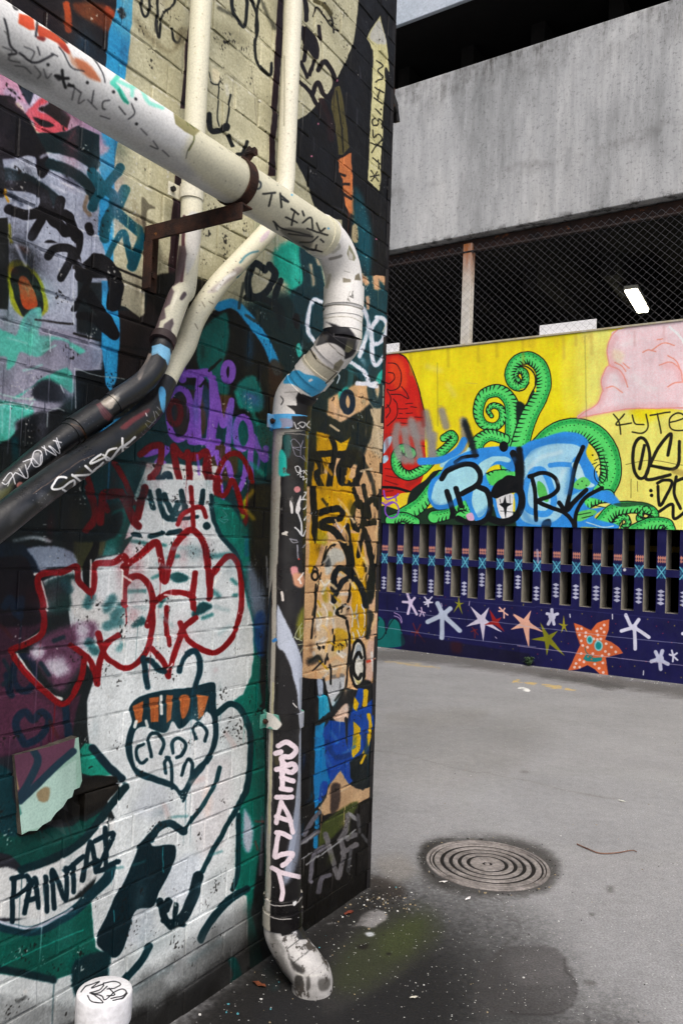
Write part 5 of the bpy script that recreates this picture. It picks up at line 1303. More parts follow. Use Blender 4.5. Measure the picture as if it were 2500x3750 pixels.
tent(muralC, [(330, 1380), (250, 1340), (190, 1420), (210, 1540), (310, 1600), (450, 1540), (560, 1430), (680, 1330), (760, 1240), (730, 1190), (660, 1230)], 100, 60, -1, 1)
tent(muralC, [(260, 2000), (420, 1890), (520, 1760), (640, 1600)], 150, 90, 1, 2)
tent(muralC, [(130, 2040), (260, 2010), (380, 2060)], 90, 80, 1, 3)
tent(muralC, [(560, 2010), (700, 1980), (800, 1900), (880, 1960)], 110, 60, 1, 4)
tent(muralC, [(820, 2010), (900, 1960), (860, 1870)], 90, 50, -1, 5)
tent(muralC, [(1300, 1500), (1340, 1300), (1340, 1050), (1330, 900), (1270, 800), (1180, 760), (1060, 800), (1010, 900), (1005, 1010), (1060, 1100), (1170, 1115), (1240, 1040), (1225, 940), (1150, 905), (1100, 950), (1130, 1010)], 150, 26, 1, 6)
muralC.run("K F 12261C 0 20 : 1380,880 1460,900 1470,1000 1420,1120 1390,1300 1340,1320 1375,1100")
tent(muralC, [(1900, 1640), (1918, 1575), (1942, 1513), (1974, 1456), (1990, 1400), (1978, 1345), (1950, 1318), (1925, 1311), (1888, 1325), (1866, 1365), (1873, 1402), (1900, 1416), (1923, 1395), (1918, 1364), (1897, 1356), (1886, 1376), (1896, 1392)], 62, 12, -1, 7, 'X')
muralC.run("K F F2D524 0 5 : 1530,560 1568,600 1568,780 1530,680\nL F F2D524 0 5 : 100,540 130,590 140,680 100,760 60,850 10,770 0,730 60,700 95,640")
muralC.run("L L 0C1812 14 4 : 0,500 60,500 120,540 150,600 150,690 110,770 70,880 / 0,740 50,720 90,660")
tent(muralC, [(960, 1380), (1010, 1260), (1120, 1200), (1260, 1240)], 130, 90, -1, 8)
tent(muralC, [(1080, 1640), (1180, 1600), (1330, 1590)], 100, 90, -1, 9)
tent(muralC, [(190, 1280), (300, 1170), (420, 1110), (560, 1095), (700, 1140), (810, 1250), (870, 1400), (870, 1560), (800, 1700)], 175, 190, 1, 10, 'L')
tent(muralC, [(560, 1950), (600, 1840), (740, 1760), (850, 1740)], 120, 110, 1, 12, 'L')
tent(muralC, [(800, 1990), (900, 1880), (1060, 1850), (1230, 1870), (1290, 1930), (1230, 1990), (1150, 1960), (1170, 1900)], 130, 40, 1, 13, 'L')
tent(muralC, [(1100, 2080), (1250, 2010), (1400, 2010), (1440, 2060)], 120, 90, 1, 14, 'L')
tent(muralC, [(900, 2060), (960, 1960), (1020, 1950), (1040, 2010), (990, 2040)], 60, 30, -1, 15, 'L')
muralC.run("""
K L 8F8B88 80 50 0.9 : 200,1110 180,1250 220,1400 280,1450 / 270,1160 300,1330 340,1450 / 340,1060 390,1250 430,1460 / 480,980 520,1160 550,1400 / 640,960 680,1110 / 560,1200 540,1430 600,1440 / 850,1060 870,1250 815,1400
K F 8F8B88 0 60 0.8 : 240,1120 480,1050 540,1200 450,1260 300,1200
K L 2a3a3a 50 50 0.8 : 870,1060 930,1250 950,1380
K L 3F8FDC 70 14 : 430,1460 650,1440 800,1350 860,1250
K L A6DBEC 40 10 : 640,1500 760,1440 880,1380 910,1340
K F 3F8FDC 0 14 : 500,1760 540,1640 620,1580 700,1460 850,1380 1020,1330 1250,1310 1420,1340 1400,1500 1340,1560 1200,1490 1080,1560 1110,1690 1150,1740 1130,1950 1040,2060 940,2010 880,1850 760,1910 600,1935 520,1860
K F A6DBEC 0 8 : 540,1780 600,1640 760,1530 900,1500 1000,1560 1015,1680 850,1750 720,1870 600,1890 545,1850
K F A6DBEC 0 8 : 960,1740 1060,1760 1100,1880 1060,1980 990,2010 940,1880
K F A6DBEC 0 10 : 1000,1500 1120,1420 1250,1410 1320,1440 1300,1470 1180,1460 1080,1560 1050,1600
K L 3F8FDC 40 10 : 900,1850 950,1960 990,2040 / 1130,1650 1160,1850 1210,2030 / 1370,1790 1400,1900
K F 5CC464 0 8 : 1100,1620 1200,1550 1350,1570 1300,1620 1180,1680 1130,1700
K F E4E4E4 0 6 : 1180,1840 1250,1790 1340,1780 1345,1900 1330,2010 1230,2020
K G 0C1014 0 4 : 1245,1870 1265,1800 1280,1870 1340,1880 1285,1910 1270,2030 1250,1920 1205,1880
K L 3a3a3a 6 4 : 1215,1830 1225,1880 / 1310,1790 1315,1870 / 1340,1960 1220,1950
K F D4A8C4 0 6 : 880,1990 940,1970 960,2040 900,2040
L F 3F8FDC 0 20 : 0,1380 60,1240 240,1180 420,1130 580,1150 660,1230 640,1340 720,1480 760,1600 700,1700 860,1690 960,1800 940,1840 700,1760 620,1800 680,1860 820,1850 720,1950 940,2020 900,2060 600,2040 520,2090 300,2090 -20,2060
L F A2D2EE 0 14 : 20,1500 60,1380 150,1290 350,1240 560,1260 580,1330 500,1420 470,1700 420,1900 300,2000 150,2015 20,1960 0,1800
L L 4B97E2 46 8 : 295,1448 400,1440 540,1450
L L 4B97E2 60 10 : 150,1490 230,1500 300,1650 330,1800 260,1910 100,1880 50,1780 70,1620 130,1500
L F 5FB860 0 8 : 180,1600 240,1640 280,1760 260,1800 190,1750 170,1660
L F B6E0F2 0 10 : 500,1440 560,1420 600,1480 640,1580 720,1640 660,1660 560,1600
L F 6CC46C 0 10 : 540,1600 620,1560 680,1620 600,1680 520,1660
L D 12261C 14 5 : 560,1630 600,1600 640,1640
L F 8CC8EE 0 10 : 500,1740 640,1680 660,1700 560,1760 500,1800
L F 6CC46C 0 8 : 560,1900 680,1870 740,1900 640,1960 560,1980
L L 12261C 8 4 : 560,1920 680,1900 / 600,1950 700,1930 / 700,1830 820,1850 / 720,1400 800,1380 840,1480 840,1600 / 740,1420 700,1440
L R 0C1812 9 4 : 775,1530 60,90
L D 0C1812 16 4 : 770,1480 790,1530 770,1580 740,1510 740,1290 800,1300 760,1340 810,1370 700,1350 840,1420
L L 0C1812 10 4 : 1240,1920 1190,1900 1180,1850 1230,1840 1260,1900 1200,1960 1140,1930 1130,1860 / 1340,2030 1380,2020 1390,2060 1350,2080 / 990,1990 980,2030 1010,2050
L F 2A5034 0 14 0.8 : 900,1820 1060,1800 1200,1800 1290,1850 1150,1830 1000,1850
L L D8E8DC 10 6 0.8 : 640,1990 800,2040 900,2030
K L 07090C 54 5 : 640,1630 700,1550 850,1490 960,1500 1020,1590 990,1690 840,1780 / 1000,1710 1090,1760 1120,1900 1080,2030 940,2080 800,2020 / 690,1760 740,1920 750,2000 / 780,1730 830,1900
K L 07090C 70 5 : 1400,1620 1395,1500 1345,1380 / 1350,1640 1220,1680 1160,1760 1180,1790 1260,1740 / 1330,1690 1410,1740 1430,1880 1370,2010 1250,2060 1130,2030
K F 07090C 0 5 : 1180,1720 1280,1600 1420,1640 1430,1760 1330,1770 1200,1810 1140,1790
K L 07090C 34 6 : 770,1470 850,1420 990,1400
K O 07090C 0 5 : 1252,1312 44,52
K L 12181C 60 40 0.8 : 870,1090 930,1260 970,1400
L L 07090C 40 4 : 120,1560 150,1700 160,1970 / 95,1555 230,1520 340,1570 370,1670 300,1740 180,1790 300,1850 430,1900 510,1990 530,2070
L L 07090C 44 4 : 610,1275 540,1440 490,1680 455,1850 / 380,1805 450,1880 520,1800 640,1685
L L 07090C 38 4 : 535,2050 545,1900 630,1760 790,1665
L L 0A0C0E 60 30 : 0,1300 20,1500 0,1700
L F 0A0C0E 0 16 : 220,1990 290,1960 300,2030 220,2080
L F F5CFD3 0 5 : 560,990 600,940 740,860 790,740 778,620 835,520 860,470 832,350 880,220 950,150 1568,20 2600,-140 2600,900 1330,903 1000,915 760,960
L F F3DCA8 0 60 0.5 : 900,340 1000,380 960,480 880,420
L L E89C8C 13 8 : 565,985 620,940 740,865 790,750 / 800,740 782,640 830,520 870,490 / 860,490 838,350 880,215 940,150 / 870,500 960,540 1010,620 1035,700 / 830,710 900,695 985,755 / 560,995 800,950 1080,907 1330,905 1600,900 / 1340,490 1450,462 1540,540 1560,650 / 1180,370 1230,345 1305,360 / 1270,345 1380,280 1480,300 / 910,465 980,500 1020,550 / 990,470 1050,520 / 1420,400 1500,450 1540,540 / 1420,700 1480,660 1568,650 / 1320,250 1370,240
L L FBF2F0 22 8 : 1440,128 1530,210 1600,330
L L 34341A 15 4 : 900,960 950,1030 970,1150 / 1005,960 925,1060 1070,1045 / 1080,970 1105,1050 1190,1060 / 1210,960 1230,1080 1180,1140 1080,1130 / 1250,970 1440,940 / 1320,955 1355,1140 / 1440,1040 1568,1000 1560,960 1500,950 1440,1000 1440,1080 1490,1115 1620,1110
L R 1F1F12 32 5 : 1165,1380 82,195
L L 1F1F12 32 5 : 1195,1260 1150,1480 / 1420,1350 1450,1150 1350,1250 1270,1400 1215,1580 1440,1540 / 1250,1450 1500,1470 1530,1220
L L 2a2a1a 6 4 0.7 : 1070,1580 1065,1760 / 1130,1600 1132,1700 / 1020,1440 1260,1400 1568,1450
L L 15150e 30 5 : 1320,1620 1380,1590 1460,1610 1400,1750 1340,1830 1325,1650 / 1340,1890 1460,1820 1480,1960 1600,1880 / 1500,1560 1480,1720 1540,1860 / 1500,1600 1600,1560
L D 15150e 34 5 : 1258,1690 1265,1735
L L 7a6a40 60 30 0.5 : 1480,1500 1600,1540
K L 8A5CC0 16 4 : 66,1750 90,1830 180,1810 210,1780 / 180,1800 190,1850
K R 8A5CC0 15 4 : 145,1940 68,80
K L 8A5CC0 15 4 : 40,1860 90,1890 150,1870
K D B8A030 7 4 : 920,540 1060,535 780,560 1110,480 1220,590
K L A8A27A 5 4 0.7 : 875,685 990,690 / 600,905 640,910
""")
RS0, RP, PW = .335, .2685, .112     # first post, spacing, post width (m)
navyC = plane_canvas('navy_paint', lambda a, b: Gp(a, b, 0), -1.2, 8.0, -.1, 1.95, 200, '18174A', 111, .4)
navyC.img *= (.9+.2*vnoise(navyC.H, navyC.W, 40, 5)[..., None])
def mpts(P):  # wall metres -> reference pixels
    return [proj(Gp(a, b, 0)) for a, b in P]
for k in range(-5, 28):
    s = RS0+RP*k; c = navyC; x0, x1 = s+.004, s+PW-.004; R = random.Random(k)
    if s > 7.7: break
    zo = 1.53+R.uniform(-.006, .006)                # row of orange zigzags
    for i in range(4):
        xx = x0+(x1-x0)*(i+.5)/4; w_ = (x1-x0)/7.6
        for dz in (-.03, .0): c.fill(mpts([(xx, zo+.045), (xx+w_, zo+.015), (xx, zo-.02), (xx-w_, zo+.015)]), 1.6, hexc('D08A72'), .9)
        c.fill(mpts([(xx, zo+.0), (xx+w_, zo-.03), (xx, zo-.055), (xx-w_, zo-.03)]), 1.6, hexc('D08A72'), .9)
    zt_, zb_ = 1.435, 1.285                            # cyan crossed square
    for q in (.3, .6): c.stroke(mpts([(x0+.012, zt_-.04*q), (x1-.012, zt_-.04*q)]), 1.1, 2, hexc('357C92'), .7)
    c.fill(mpts([(x0, zb_), (x1, zb_), (x1, zt_), (x0, zt_)]), 2, hexc('1D4A70'), .75)
    for a_, b_ in (((x0, zt_), (x1, zb_)), ((x0, zb_), (x1, zt_))): c.stroke(mpts([a_, b_]), 2.0, 2, hexc('6CC4D8'))
    for a_, b_ in (((x0, zt_-.05), (x0+.045, zb_)), ((x0+.05, zt_), (x1, zb_+.055)), ((x0, zb_+.05), (x0+.045, zt_)), ((x1, zt_-.05), (x0+.06, zb_))): c.stroke(mpts([a_, b_]), 1.0, 1.8, hexc('4A9AB4'), .8)
    zd = 1.14 if k in (1, 3, 5, 7) or k > 8 else 1.0      # stacked white diamonds
    if k > 8: zd = 1.06
    if k > -3:
        for i in range(4):
            zz = zd+.06-.05*i; xm = (x0+x1)/2
            c.fill(mpts([(xm-.048, zz), (xm, zz+.025), (xm+.048, zz), (xm, zz-.025)]), 1.8, hexc('B8BAD2'))
NAVY = """
M L D4C4E0 24 5 : 340,715 370,800 / 300,795 370,800 / 410,760 370,810 / 345,910 370,810 / 430,915 372,810
M F D4C4E0 0 5 : 345,790 375,770 395,800 380,830 355,825
M L DCD8EC 14 5 : 505,750 540,790 / 575,750 540,790 / 500,800 580,800 / 540,840 540,780 / 560,800 510,820
M D DCD8EC 40 6 : 540,790
M L D0B8D8 12 4 : 475,850 480,890 / 450,880 510,900 / 460,930 480,890 500,930
M L BCC8DC 44 12 : 630,810 680,920 / 750,860 680,920 / 535,985 680,920 / 840,1070 690,930 / 670,1140 675,930
M D BCC8DC 90 14 : 680,925
M I 8C8C20 22 6 : 835,820 833,745 / 835,820 880,805 / 835,820 795,795 / 835,820 782,895 / 835,820 868,912
M I D8D0E4 60 6 : 1050,970 945,840 / 1050,960 1120,850 / 1050,970 905,1030 / 1050,970 1240,1085 / 1060,970 1065,1170
M I 9A2020 50 6 : 1180,990 1125,870 / 1180,990 1240,945 / 1180,990 1080,1015 / 1180,990 1265,1080
M L 7A2424 10 5 0.8 : 960,1040 1015,1110 / 1010,1060 950,1080 / 985,1060 985,1140 / 395,1000 430,1090 / 470,1010 430,1090 / 380,1085 430,1090 / 410,1190 430,1090 510,1180
M D 8a2c24 30 12 0.8 : 435,1085
M L ECB8A8 14 4 : 1220,850 1260,890 / 1270,860 1260,890 1300,920 / 1215,885 1260,890 1265,950
M I EDB49C 66 5 : 1460,1000 1355,910 / 1460,1000 1520,880 / 1460,1010 1330,1060 / 1460,1000 1600,1065 / 1470,1000 1495,1220
M F 0C6A66 0 8 : -200,1000 40,940 90,945 130,1010 140,1080 170,980 210,960 260,1000 290,1090 280,1220 -200,1210
M L 080C18 8 4 : 40,1010 70,960 / 30,1165 100,1140 150,1050 210,960 260,990 285,1080 / 120,960 130,1040 140,1100
M L C8A8D8 6 4 : 215,900 270,930 290,990 / 215,930 260,950 285,1000
M D 8C8C30 9 5 : 270,730 460,765 835,955 1080,830 1450,820 545,1090 600,1110 735,1150 880,1210 1145,1250 1350,1245
M D 8a2c30 8 5 : 630,745 705,830 920,880 1340,855 1230,1220 1410,1220 700,750
M L C0B4D0 7 4 : 665,810 672,840 / 935,790 930,830 / 240,850 246,870 / 560,880 566,886 / 1180,1130 1195,1145
M L C4C8DC 5 4 0.6 : 60,870 400,905 700,940 1568,1030
M L B0B4CC 5 4 0.7 : 60,1030 600,1110 1070,1170 1568,1225
M L 5a5a80 4 4 0.6 : 60,700 800,780 1568,850
M G 141022 0 16 0.6 : 280,1100 1500,1290 1568,1400 280,1250
M L 0c0c20 5 4 0.7 : 740,1150 740,1300 / 1405,1210 1400,1360 / 150,740 150,870 / 910,930 905,1000
M F 4A1818 0 50 0.5 : 760,1180 860,1190 850,1280 770,1270
N I EDB49C 60 5 : 50,1000 110,880 / 50,1000 -60,920 / 60,1000 230,1085 / 70,990 90,1225
N L D4D4EA 30 5 : 310,870 312,920 / 265,910 312,920 / 365,910 312,930 / 275,1010 312,940 / 330,1010 315,940
N D D4D4EA 70 5 : 312,940
N I 86861C 60 5 : 270,1150 200,995 / 270,1150 365,1075 / 270,1150 115,1155 / 270,1150 260,1305 / 270,1150 430,1310
N I 9C9424 26 4 : 425,1025 422,930 / 425,1025 465,1015 / 425,1025 375,1005 / 425,1025 400,1090 / 425,1025 455,1080
N G D8693C 0 5 : 520,998 600,1025 685,1065 740,1000 800,975 858,962 855,1060 820,1155 880,1180 950,1230 990,1285 900,1310 825,1330 840,1420 848,1500 780,1500 720,1440 650,1400 560,1440 460,1455 500,1380 540,1290 580,1210 545,1110
N D F0D0C4 26 6 : 555,1055 592,1052 575,1112 635,1090 632,1125 590,1168 605,1212 650,1228 590,1290 575,1350 615,1370 740,1075 780,1050 810,1018 810,1085 750,1112 778,1150 745,1155 828,1195 878,1230 920,1275 855,1298 820,1270 790,1310 797,1378 760,1430 800,1470 720,1390 540,1385 525,1420 575,1420 710,1150 700,1290
N L 8a4020 6 5 0.8 : 520,1000 550,1120 582,1208 / 600,1030 690,1070 / 830,1390 848,1495
N O 8CC8CC 0 8 : 672,1160 32,42
N O 0C8C8C 0 5 : 672,1158 20,26
N O 8CC8CC 0 8 : 755,1215 42,52
N O 0C8C8C 0 5 : 755,1215 28,36
N G 1C8482 0 6 : 610,1340 640,1295 700,1330 790,1325 785,1355 730,1370 640,1362
N D D8693C 16 4 : 655,1320 690,1345
N L 1C7470 7 4 : 625,1230 640,1280 700,1320
N L DCDCF0 34 5 : 1015,920 1060,1020 / 1140,965 1090,1040 / 975,1075 1090,1040 / 1235,1135 1100,1040 / 1105,1245 1100,1060
N D DCDCF0 64 5 : 1095,1040
N L C4C8E0 36 8 : 1300,1275 1330,1340 / 1365,1265 1340,1340 / 1260,1365 1340,1340 / 1420,1390 1340,1350 / 1350,1440 1340,1350
N D C4C8E0 80 8 : 1340,1340
N L D8D8EC 18 5 : 1455,1260 1470,1310 / 1505,1285 1470,1310 / 1435,1300 1470,1310 / 1510,1350 1470,1315 / 1465,1365 1470,1310
N L DCDCF0 34 5 : 1600,1010 1640,1090 / 1560,1100 1640,1090 / 1590,1210 1640,1100
N D A09434 10 5 : 38,830 210,875 600,910 890,1090 1225,960 1480,1025 400,1175 1325,1195 890,1415 1100,1410 1395,1475 1545,1520 305,1350 1540,830
N D A83040 9 5 : 690,938 465,1195 920,1005 1420,990 1370,1098 1018,1243 1455,1185 1208,1368 965,1415 175,1295 1310,1030 170,905
N L DCDCE8 10 4 : 480,915 484,945 / 888,915 888,960 / 1185,1455 1183,1495
N L C4C8DC 5 4 0.7 : -20,1020 500,1080 1000,1140 1568,1195
N L C4B8CC 6 4 0.8 : -20,1215 500,1280 1000,1340 1568,1405
N L 4a4a80 4 4 0.7 : 150,840 700,890 1568,975
N D E0E0E0 30 6 0.9 : 1005,490
N L A89CB0 20 8 0.8 : 170,300 180,420
M L C8C8C8 16 6 0.8 : 700,280 690,350
M D 7A1020 34 10 0.7 : 760,325
"""
navyC.run(NAVY)
muralC.img *= (.93+.1*vnoise(muralC.H, muralC.W, 3, 77)+.05*vnoise(muralC.H, muralC.W, 50, 78))[..., None]
muralC.grade(.03, 1.08)
muralC.run("""
L L E59A9A 60 60 0.35 : 570,975 640,930 760,860 810,740 / 800,720 800,620 850,540 890,500 / 880,470 860,350 910,230 / 1000,640 960,560 900,520 / 1540,620 1500,520 1400,490 / 600,985 800,935 1100,890 1500,880
L L FFF4F2 60 60 0.4 : 1000,300 1100,250 / 900,600 930,680 / 1100,600 1200,700 1300,720
K L 2B7CCB 50 44 0.5 : 540,1860 620,1910 740,1880 / 1010,1990 1090,1930 / 700,1500 860,1440 / 1350,1440 1300,1540
L L 2B7CCB 60 50 0.5 : 40,1900 120,1990 300,2000 / 460,1700 500,1500 / 80,1330 250,1230 500,1200
L L DDF2F8 40 40 0.5 : 100,1480 200,1380 400,1320 / 380,1600 420,1500
K L B89C20 30 26 0.4 : 330,400 335,600 / 700,350 706,520 / 1000,330 1003,470 / 1180,300 1184,420 / 1440,260 1446,500
L L C4A448 30 26 0.4 : 420,230 424,420 / 690,200 694,380 / 540,220 542,300
L L D8A8A8 20 24 0.5 : 1100,170 1104,300 / 1380,120 1386,260
K L F4E890 60 60 0.4 : 700,700 760,800 / 500,520 620,560
K L 8a1a12 40 40 0.5 : 90,1200 110,1400 / 430,900 460,1100 / 300,1700 400,1640
X L 6c6640 4 4 0.35 : 1600,1330 1602,1560 / 2140,1230 2146,1560
""")
MAT['mural'] = painted('mural paint', muralC, .5, .2, ((30, .1, .004),), .25, wear=('8A8474', 11, .70))
MAT['navy'] = painted('navy mural paint', navyC, .5, .25, ((40, .15, .004),), .2, wear=('4A4860', 13, .70))
M = NM('weathered concrete', .85, .2)
n1 = M.noise(1.3, 6, .7, stretch=(1, 1, .25)); c_ = M.ramp(n1, [(.3, lin('8A8C8C')), (.5, lin('ABACAC')), (.7, lin('C4C4C2'))])
n2 = M.noise(9, 6, .75, stretch=(1, 1, .1)); c_ = M.mix(c_, M.ramp(n2, [(.25, g(.68)), (.6, g(1.0))]), 1.0, 'MULTIPLY')
n3 = M.noise(26, 4, .7); c_ = M.mix(c_, M.ramp(n3, [(.30, g(.55)), (.45, g(1.0))]), 1.0, 'MULTIPLY')
n5 = M.noise(60, 2, .5); c_ = M.mix(c_, M.ramp(n5, [(.25, g(.75)), (.4, g(1.0))]), 1.0, 'MULTIPLY')
# runs of dirt below the top edge and along a casting joint (local height in Z)
sx_ = M.n('ShaderNodeSeparateXYZ'); M.l(M.coord(), sx_.inputs[0])
def zband(z0, z1):
    q = M.n('ShaderNodeMapRange'); q.inputs[1].default_value = z0; q.inputs[2].default_value = z1; M.l(sx_.outputs[2], q.inputs[0]); return q.outputs[0]
def mth(op, a, b=None):
    q = M.n('ShaderNodeMath', operation=op)
    for i, x in enumerate((a, b)):
        if x is None: continue
        if isinstance(x, (int, float)): q.inputs[i].default_value = x
        else: M.l(x, q.inputs[i])
    return q.outputs[0]
nd = M.noise(2.2, 5, .7); nstr = M.noise(14, 5, .8, stretch=(1, 1, .12))
topd = mth('MULTIPLY', mth('POWER', zband(7.9, 8.78), 1.6), mth('MULTIPLY', M.ramp(nd, [(.4, g(0)), (.6, g(1))]), M.ramp(nstr, [(.35, g(0)), (.6, g(1))])))
c_ = M.mix(c_, lin('3E3C38'), topd)
jd = mth('MULTIPLY', mth('SUBTRACT', 1.0, mth('MULTIPLY', mth('ABSOLUTE', mth('SUBTRACT', sx_.outputs[2], 7.05)), 5.0)), M.ramp(M.noise(1.1, 4, .7), [(.5, g(0)), (.62, g(.55))]))
jc = M.n('ShaderNodeClamp'); M.l(jd, jc.inputs[0]); c_ = M.mix(c_, lin('5A5856'), jc.outputs[0])
c_ = M.mix(c_, lin('2E2C28'), mth('MULTIPLY', mth('SUBTRACT', 1.0, zband(6.19, 6.27)), M.ramp(M.noise(5, 5, .8), [(.5, g(0)), (.6, g(.8))])))
MAT['concrete'] = M.out(c_, M.bump(n3, .25, .006))
gar = empty('parking_garage', Gp(3, 0, 0), 'concrete parking garage with yellow octopus mural over a navy slotted wall with painted stars', 'building')
# slotted navy wall
b = MB(); TH = .33; E = 8.0
def quad(c, a, mi): c.add(a, [(0, 1, 2, 3)], mi)
def fr(s0, s1, z0, z1, mi=0): quad(b, [Gp(s0, z0, 0), Gp(s1, z0, 0), Gp(s1, z1, 0), Gp(s0, z1, 0)], mi)
S0 = RS0-5*RP-PW*0; K = int((E-S0)/RP)
fr(-7, E+2, -.1, .855)
b.add([Gp(-7, .855, 0), Gp(E+2, .855, 0), Gp(E+2, .855, -TH), Gp(-7, .855, -TH)], [(0, 1, 2, 3)], 1)
b.add([Gp(-7, -.1, -TH), Gp(E+2, -.1, -TH), Gp(E+2, .855, -TH), Gp(-7, .855, -TH)], [(3, 2, 1, 0)], 1)
for k in range(-20, K):
    s = S0+RP*k; e = s+PW
    if s < -6.9: continue
    for z0, z1 in ((.855, 1.305), (1.40, 2.0)):
        rr = .012 if z0 > 1 else 0
        fr(s, e, z0, z1)
        b.add([Gp(e, z0, 0), Gp(e, z0, -TH), Gp(e, z1, -TH), Gp(e, z1, 0)], [(0, 1, 2, 3)], 1)
        b.add([Gp(s, z0, 0), Gp(s, z0, -TH), Gp(s, z1, -TH), Gp(s, z1, 0)], [(3, 2, 1, 0)], 1)
        b.add([Gp(s, z0, -TH), Gp(e, z0, -TH), Gp(e, z1, -TH), Gp(s, z1, -TH)], [(3, 2, 1, 0)], 1)
fr(-7, E+2, 1.305, 1.40)
for z, f in ((1.305, (3, 2, 1, 0)), (1.40, (0, 1, 2, 3))):
    b.add([Gp(-7, z, 0), Gp(E+2, z, 0), Gp(E+2, z, -TH), Gp(-7, z, -TH)], [f], 1)
b.add([Gp(-7, 1.305, -TH), Gp(E+2, 1.305, -TH), Gp(E+2, 1.4, -TH), Gp(-7, 1.4, -TH)], [(3, 2, 1, 0)], 1)
me_uv = []
for v in b.v:
    q = v-G0; me_uv.append((q.dot(RD), v.z))
sw = mesh_obj('slotted_wall', b.v, b.f, [MAT['navy'], MAT['reveal']], gar, norm_uv(me_uv, navyC), fmat=b.m)
# mural panel
b = MB(); b.boxG(-7, 10, 1.905, 4.535, -.2, .02)
V = b.v; uv = [((v-G0).dot(RD), v.z) for v in V]
mesh_obj('mural_panel', V, b.f, [MAT['mural']], gar, norm_uv(uv, muralC))
b = MB(); b.boxG(-7, 10, 4.536, 4.56, -.22, .035); b.build('coping', mottled('grey yellow coping', 'A89A70', 'B8B4A8', 9, .8), gar)
# parapets and slabs
b = MB(); b.boxG(-7, 10, 6.19, 8.78, -.22, 0); b.build('parapet', MAT['concrete'], gar, bevel=.012)
cw = mottled('pale upper concrete', 'B6C0CA', 'C4CCD6', 2, .8)
b = MB(); b.boxG(-7, 10, 9.82, 12.2, -.07, 0); b.build('parapet', cw, gar, bevel=.012)
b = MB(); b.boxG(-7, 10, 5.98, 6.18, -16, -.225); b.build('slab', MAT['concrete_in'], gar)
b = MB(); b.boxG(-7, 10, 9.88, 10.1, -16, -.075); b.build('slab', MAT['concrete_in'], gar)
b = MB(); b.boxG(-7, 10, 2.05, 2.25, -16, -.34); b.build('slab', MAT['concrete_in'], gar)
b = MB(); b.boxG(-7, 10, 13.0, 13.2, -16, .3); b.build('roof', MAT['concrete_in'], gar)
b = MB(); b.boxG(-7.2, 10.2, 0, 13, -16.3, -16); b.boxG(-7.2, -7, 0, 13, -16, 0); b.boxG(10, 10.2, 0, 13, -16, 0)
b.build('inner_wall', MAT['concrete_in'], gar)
for lv in (5.98, 9.86):
    for k in range(14):
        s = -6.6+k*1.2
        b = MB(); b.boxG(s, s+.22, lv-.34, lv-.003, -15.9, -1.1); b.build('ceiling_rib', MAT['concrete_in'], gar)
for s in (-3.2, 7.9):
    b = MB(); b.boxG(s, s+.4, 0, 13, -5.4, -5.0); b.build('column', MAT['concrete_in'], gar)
b = MB(); b.boxG(-7, 10, 6.0, 6.165, -.2, -.14); b.build('steel_edge', mottled('rusty edge beam', '1C1512', '3A241A', 5, .8, extra=('6B3E22', 6, .6)), gar)
# yellow rail added in place of small yellow lights behind the slots
yb = empty('light_stand_in_rail', Gp(3.2, 0, -3), 'yellow rail standing in for small lights deep inside the dark garage behind the navy wall', 'barrier')
b = MB(); b.boxG(1.5, 6.5, 1.62, 1.72, -3.02, -2.98); b.build('rail', mottled('light stand-in yellow', 'C8A828', 'D8B838', 9, .5), yb)
for s in (1.6, 4.0, 6.4):
    b = MB(); b.boxG(s-.04, s+.04, 0, 1.72, -3.1, -3.03); b.build('post', MAT['concrete_in'], yb)
# ---------------------------------------------------------------- chain-link fence in the opening
fe = empty('chain_link_fence', Gp(3, 4.56, -.1), 'diamond wire mesh fence filling the dark opening above the yellow mural', 'fence')
b = MB(); z0, z1 = 4.56, 6.06; pit = .11; hh = z1-z0
def wire(a, c, off): 
    p, q = Gp(a[0], a[1], off), Gp(c[0], c[1], off); r = .0012
    d = (q-p).normalized(); x = d.cross(RN).normalized()*r; y = RN*r
    b.add([p+x, p+y, p-x, p-y, q+x, q+y, q-x, q-y], [(0, 1, 5, 4), (1, 2, 6, 5), (2, 3, 7, 6), (3, 0, 4, 7)])
sl = 1.03     # wires lean less than 45 degrees
s = -3.0-hh*sl
while s < 9:
    wire((s, z0), (s+hh*sl, z1), -.055); wire((s+hh*sl, z0), (s, z1), -.061); s += pit
b.build('wire_mesh', MAT['steel'], fe)
sP, _ = plR(1703, 1100, -.06)
b = MB(); b.boxG(sP-.07, sP+.07, 4.56, 6.1, -.20, -.075); b.build('post', MAT['post'], fe, bevel=.006)
b = MB(); b.cyl(Gp(-6.8, 5.97, -.09), Gp(9.8, 5.97, -.09), .022, 10); b.build('top_rail', mottled('dark rail', '15100E', '2E1E16', 6), fe)
for s in (sP+4.6, sP-4.6):
    b = MB(); b.boxG(s-.07, s+.07, 4.56, 6.1, -.20, -.075); b.build('post', MAT['post'], fe, bevel=.006)
# white boards standing on the mural's top edge
for (xa, xb, lab) in ((1970, 2178, 'long white board behind the wire mesh on the yellow mural top edge'), (1395, 1458, 'short white board next to the brick corner, above the red horn of the mural')):
    sa, sb = plR(xa, 1240, -.07)[0], plR(xb, 1220, -.07)[0]
    t = empty('white_board', Gp((sa+sb)/2, 4.56, -.07), lab, 'board')
    b = MB(); b.boxG(sa, sb, 4.562, 4.735, -.125, -.1); b.build('panel', MAT['white_board'], t, bevel=.003)
    b = MB(); b.boxG(sa, sb, 4.562, 4.575, -.1, -.07); b.build('foot_flange', MAT['white_board'], t)
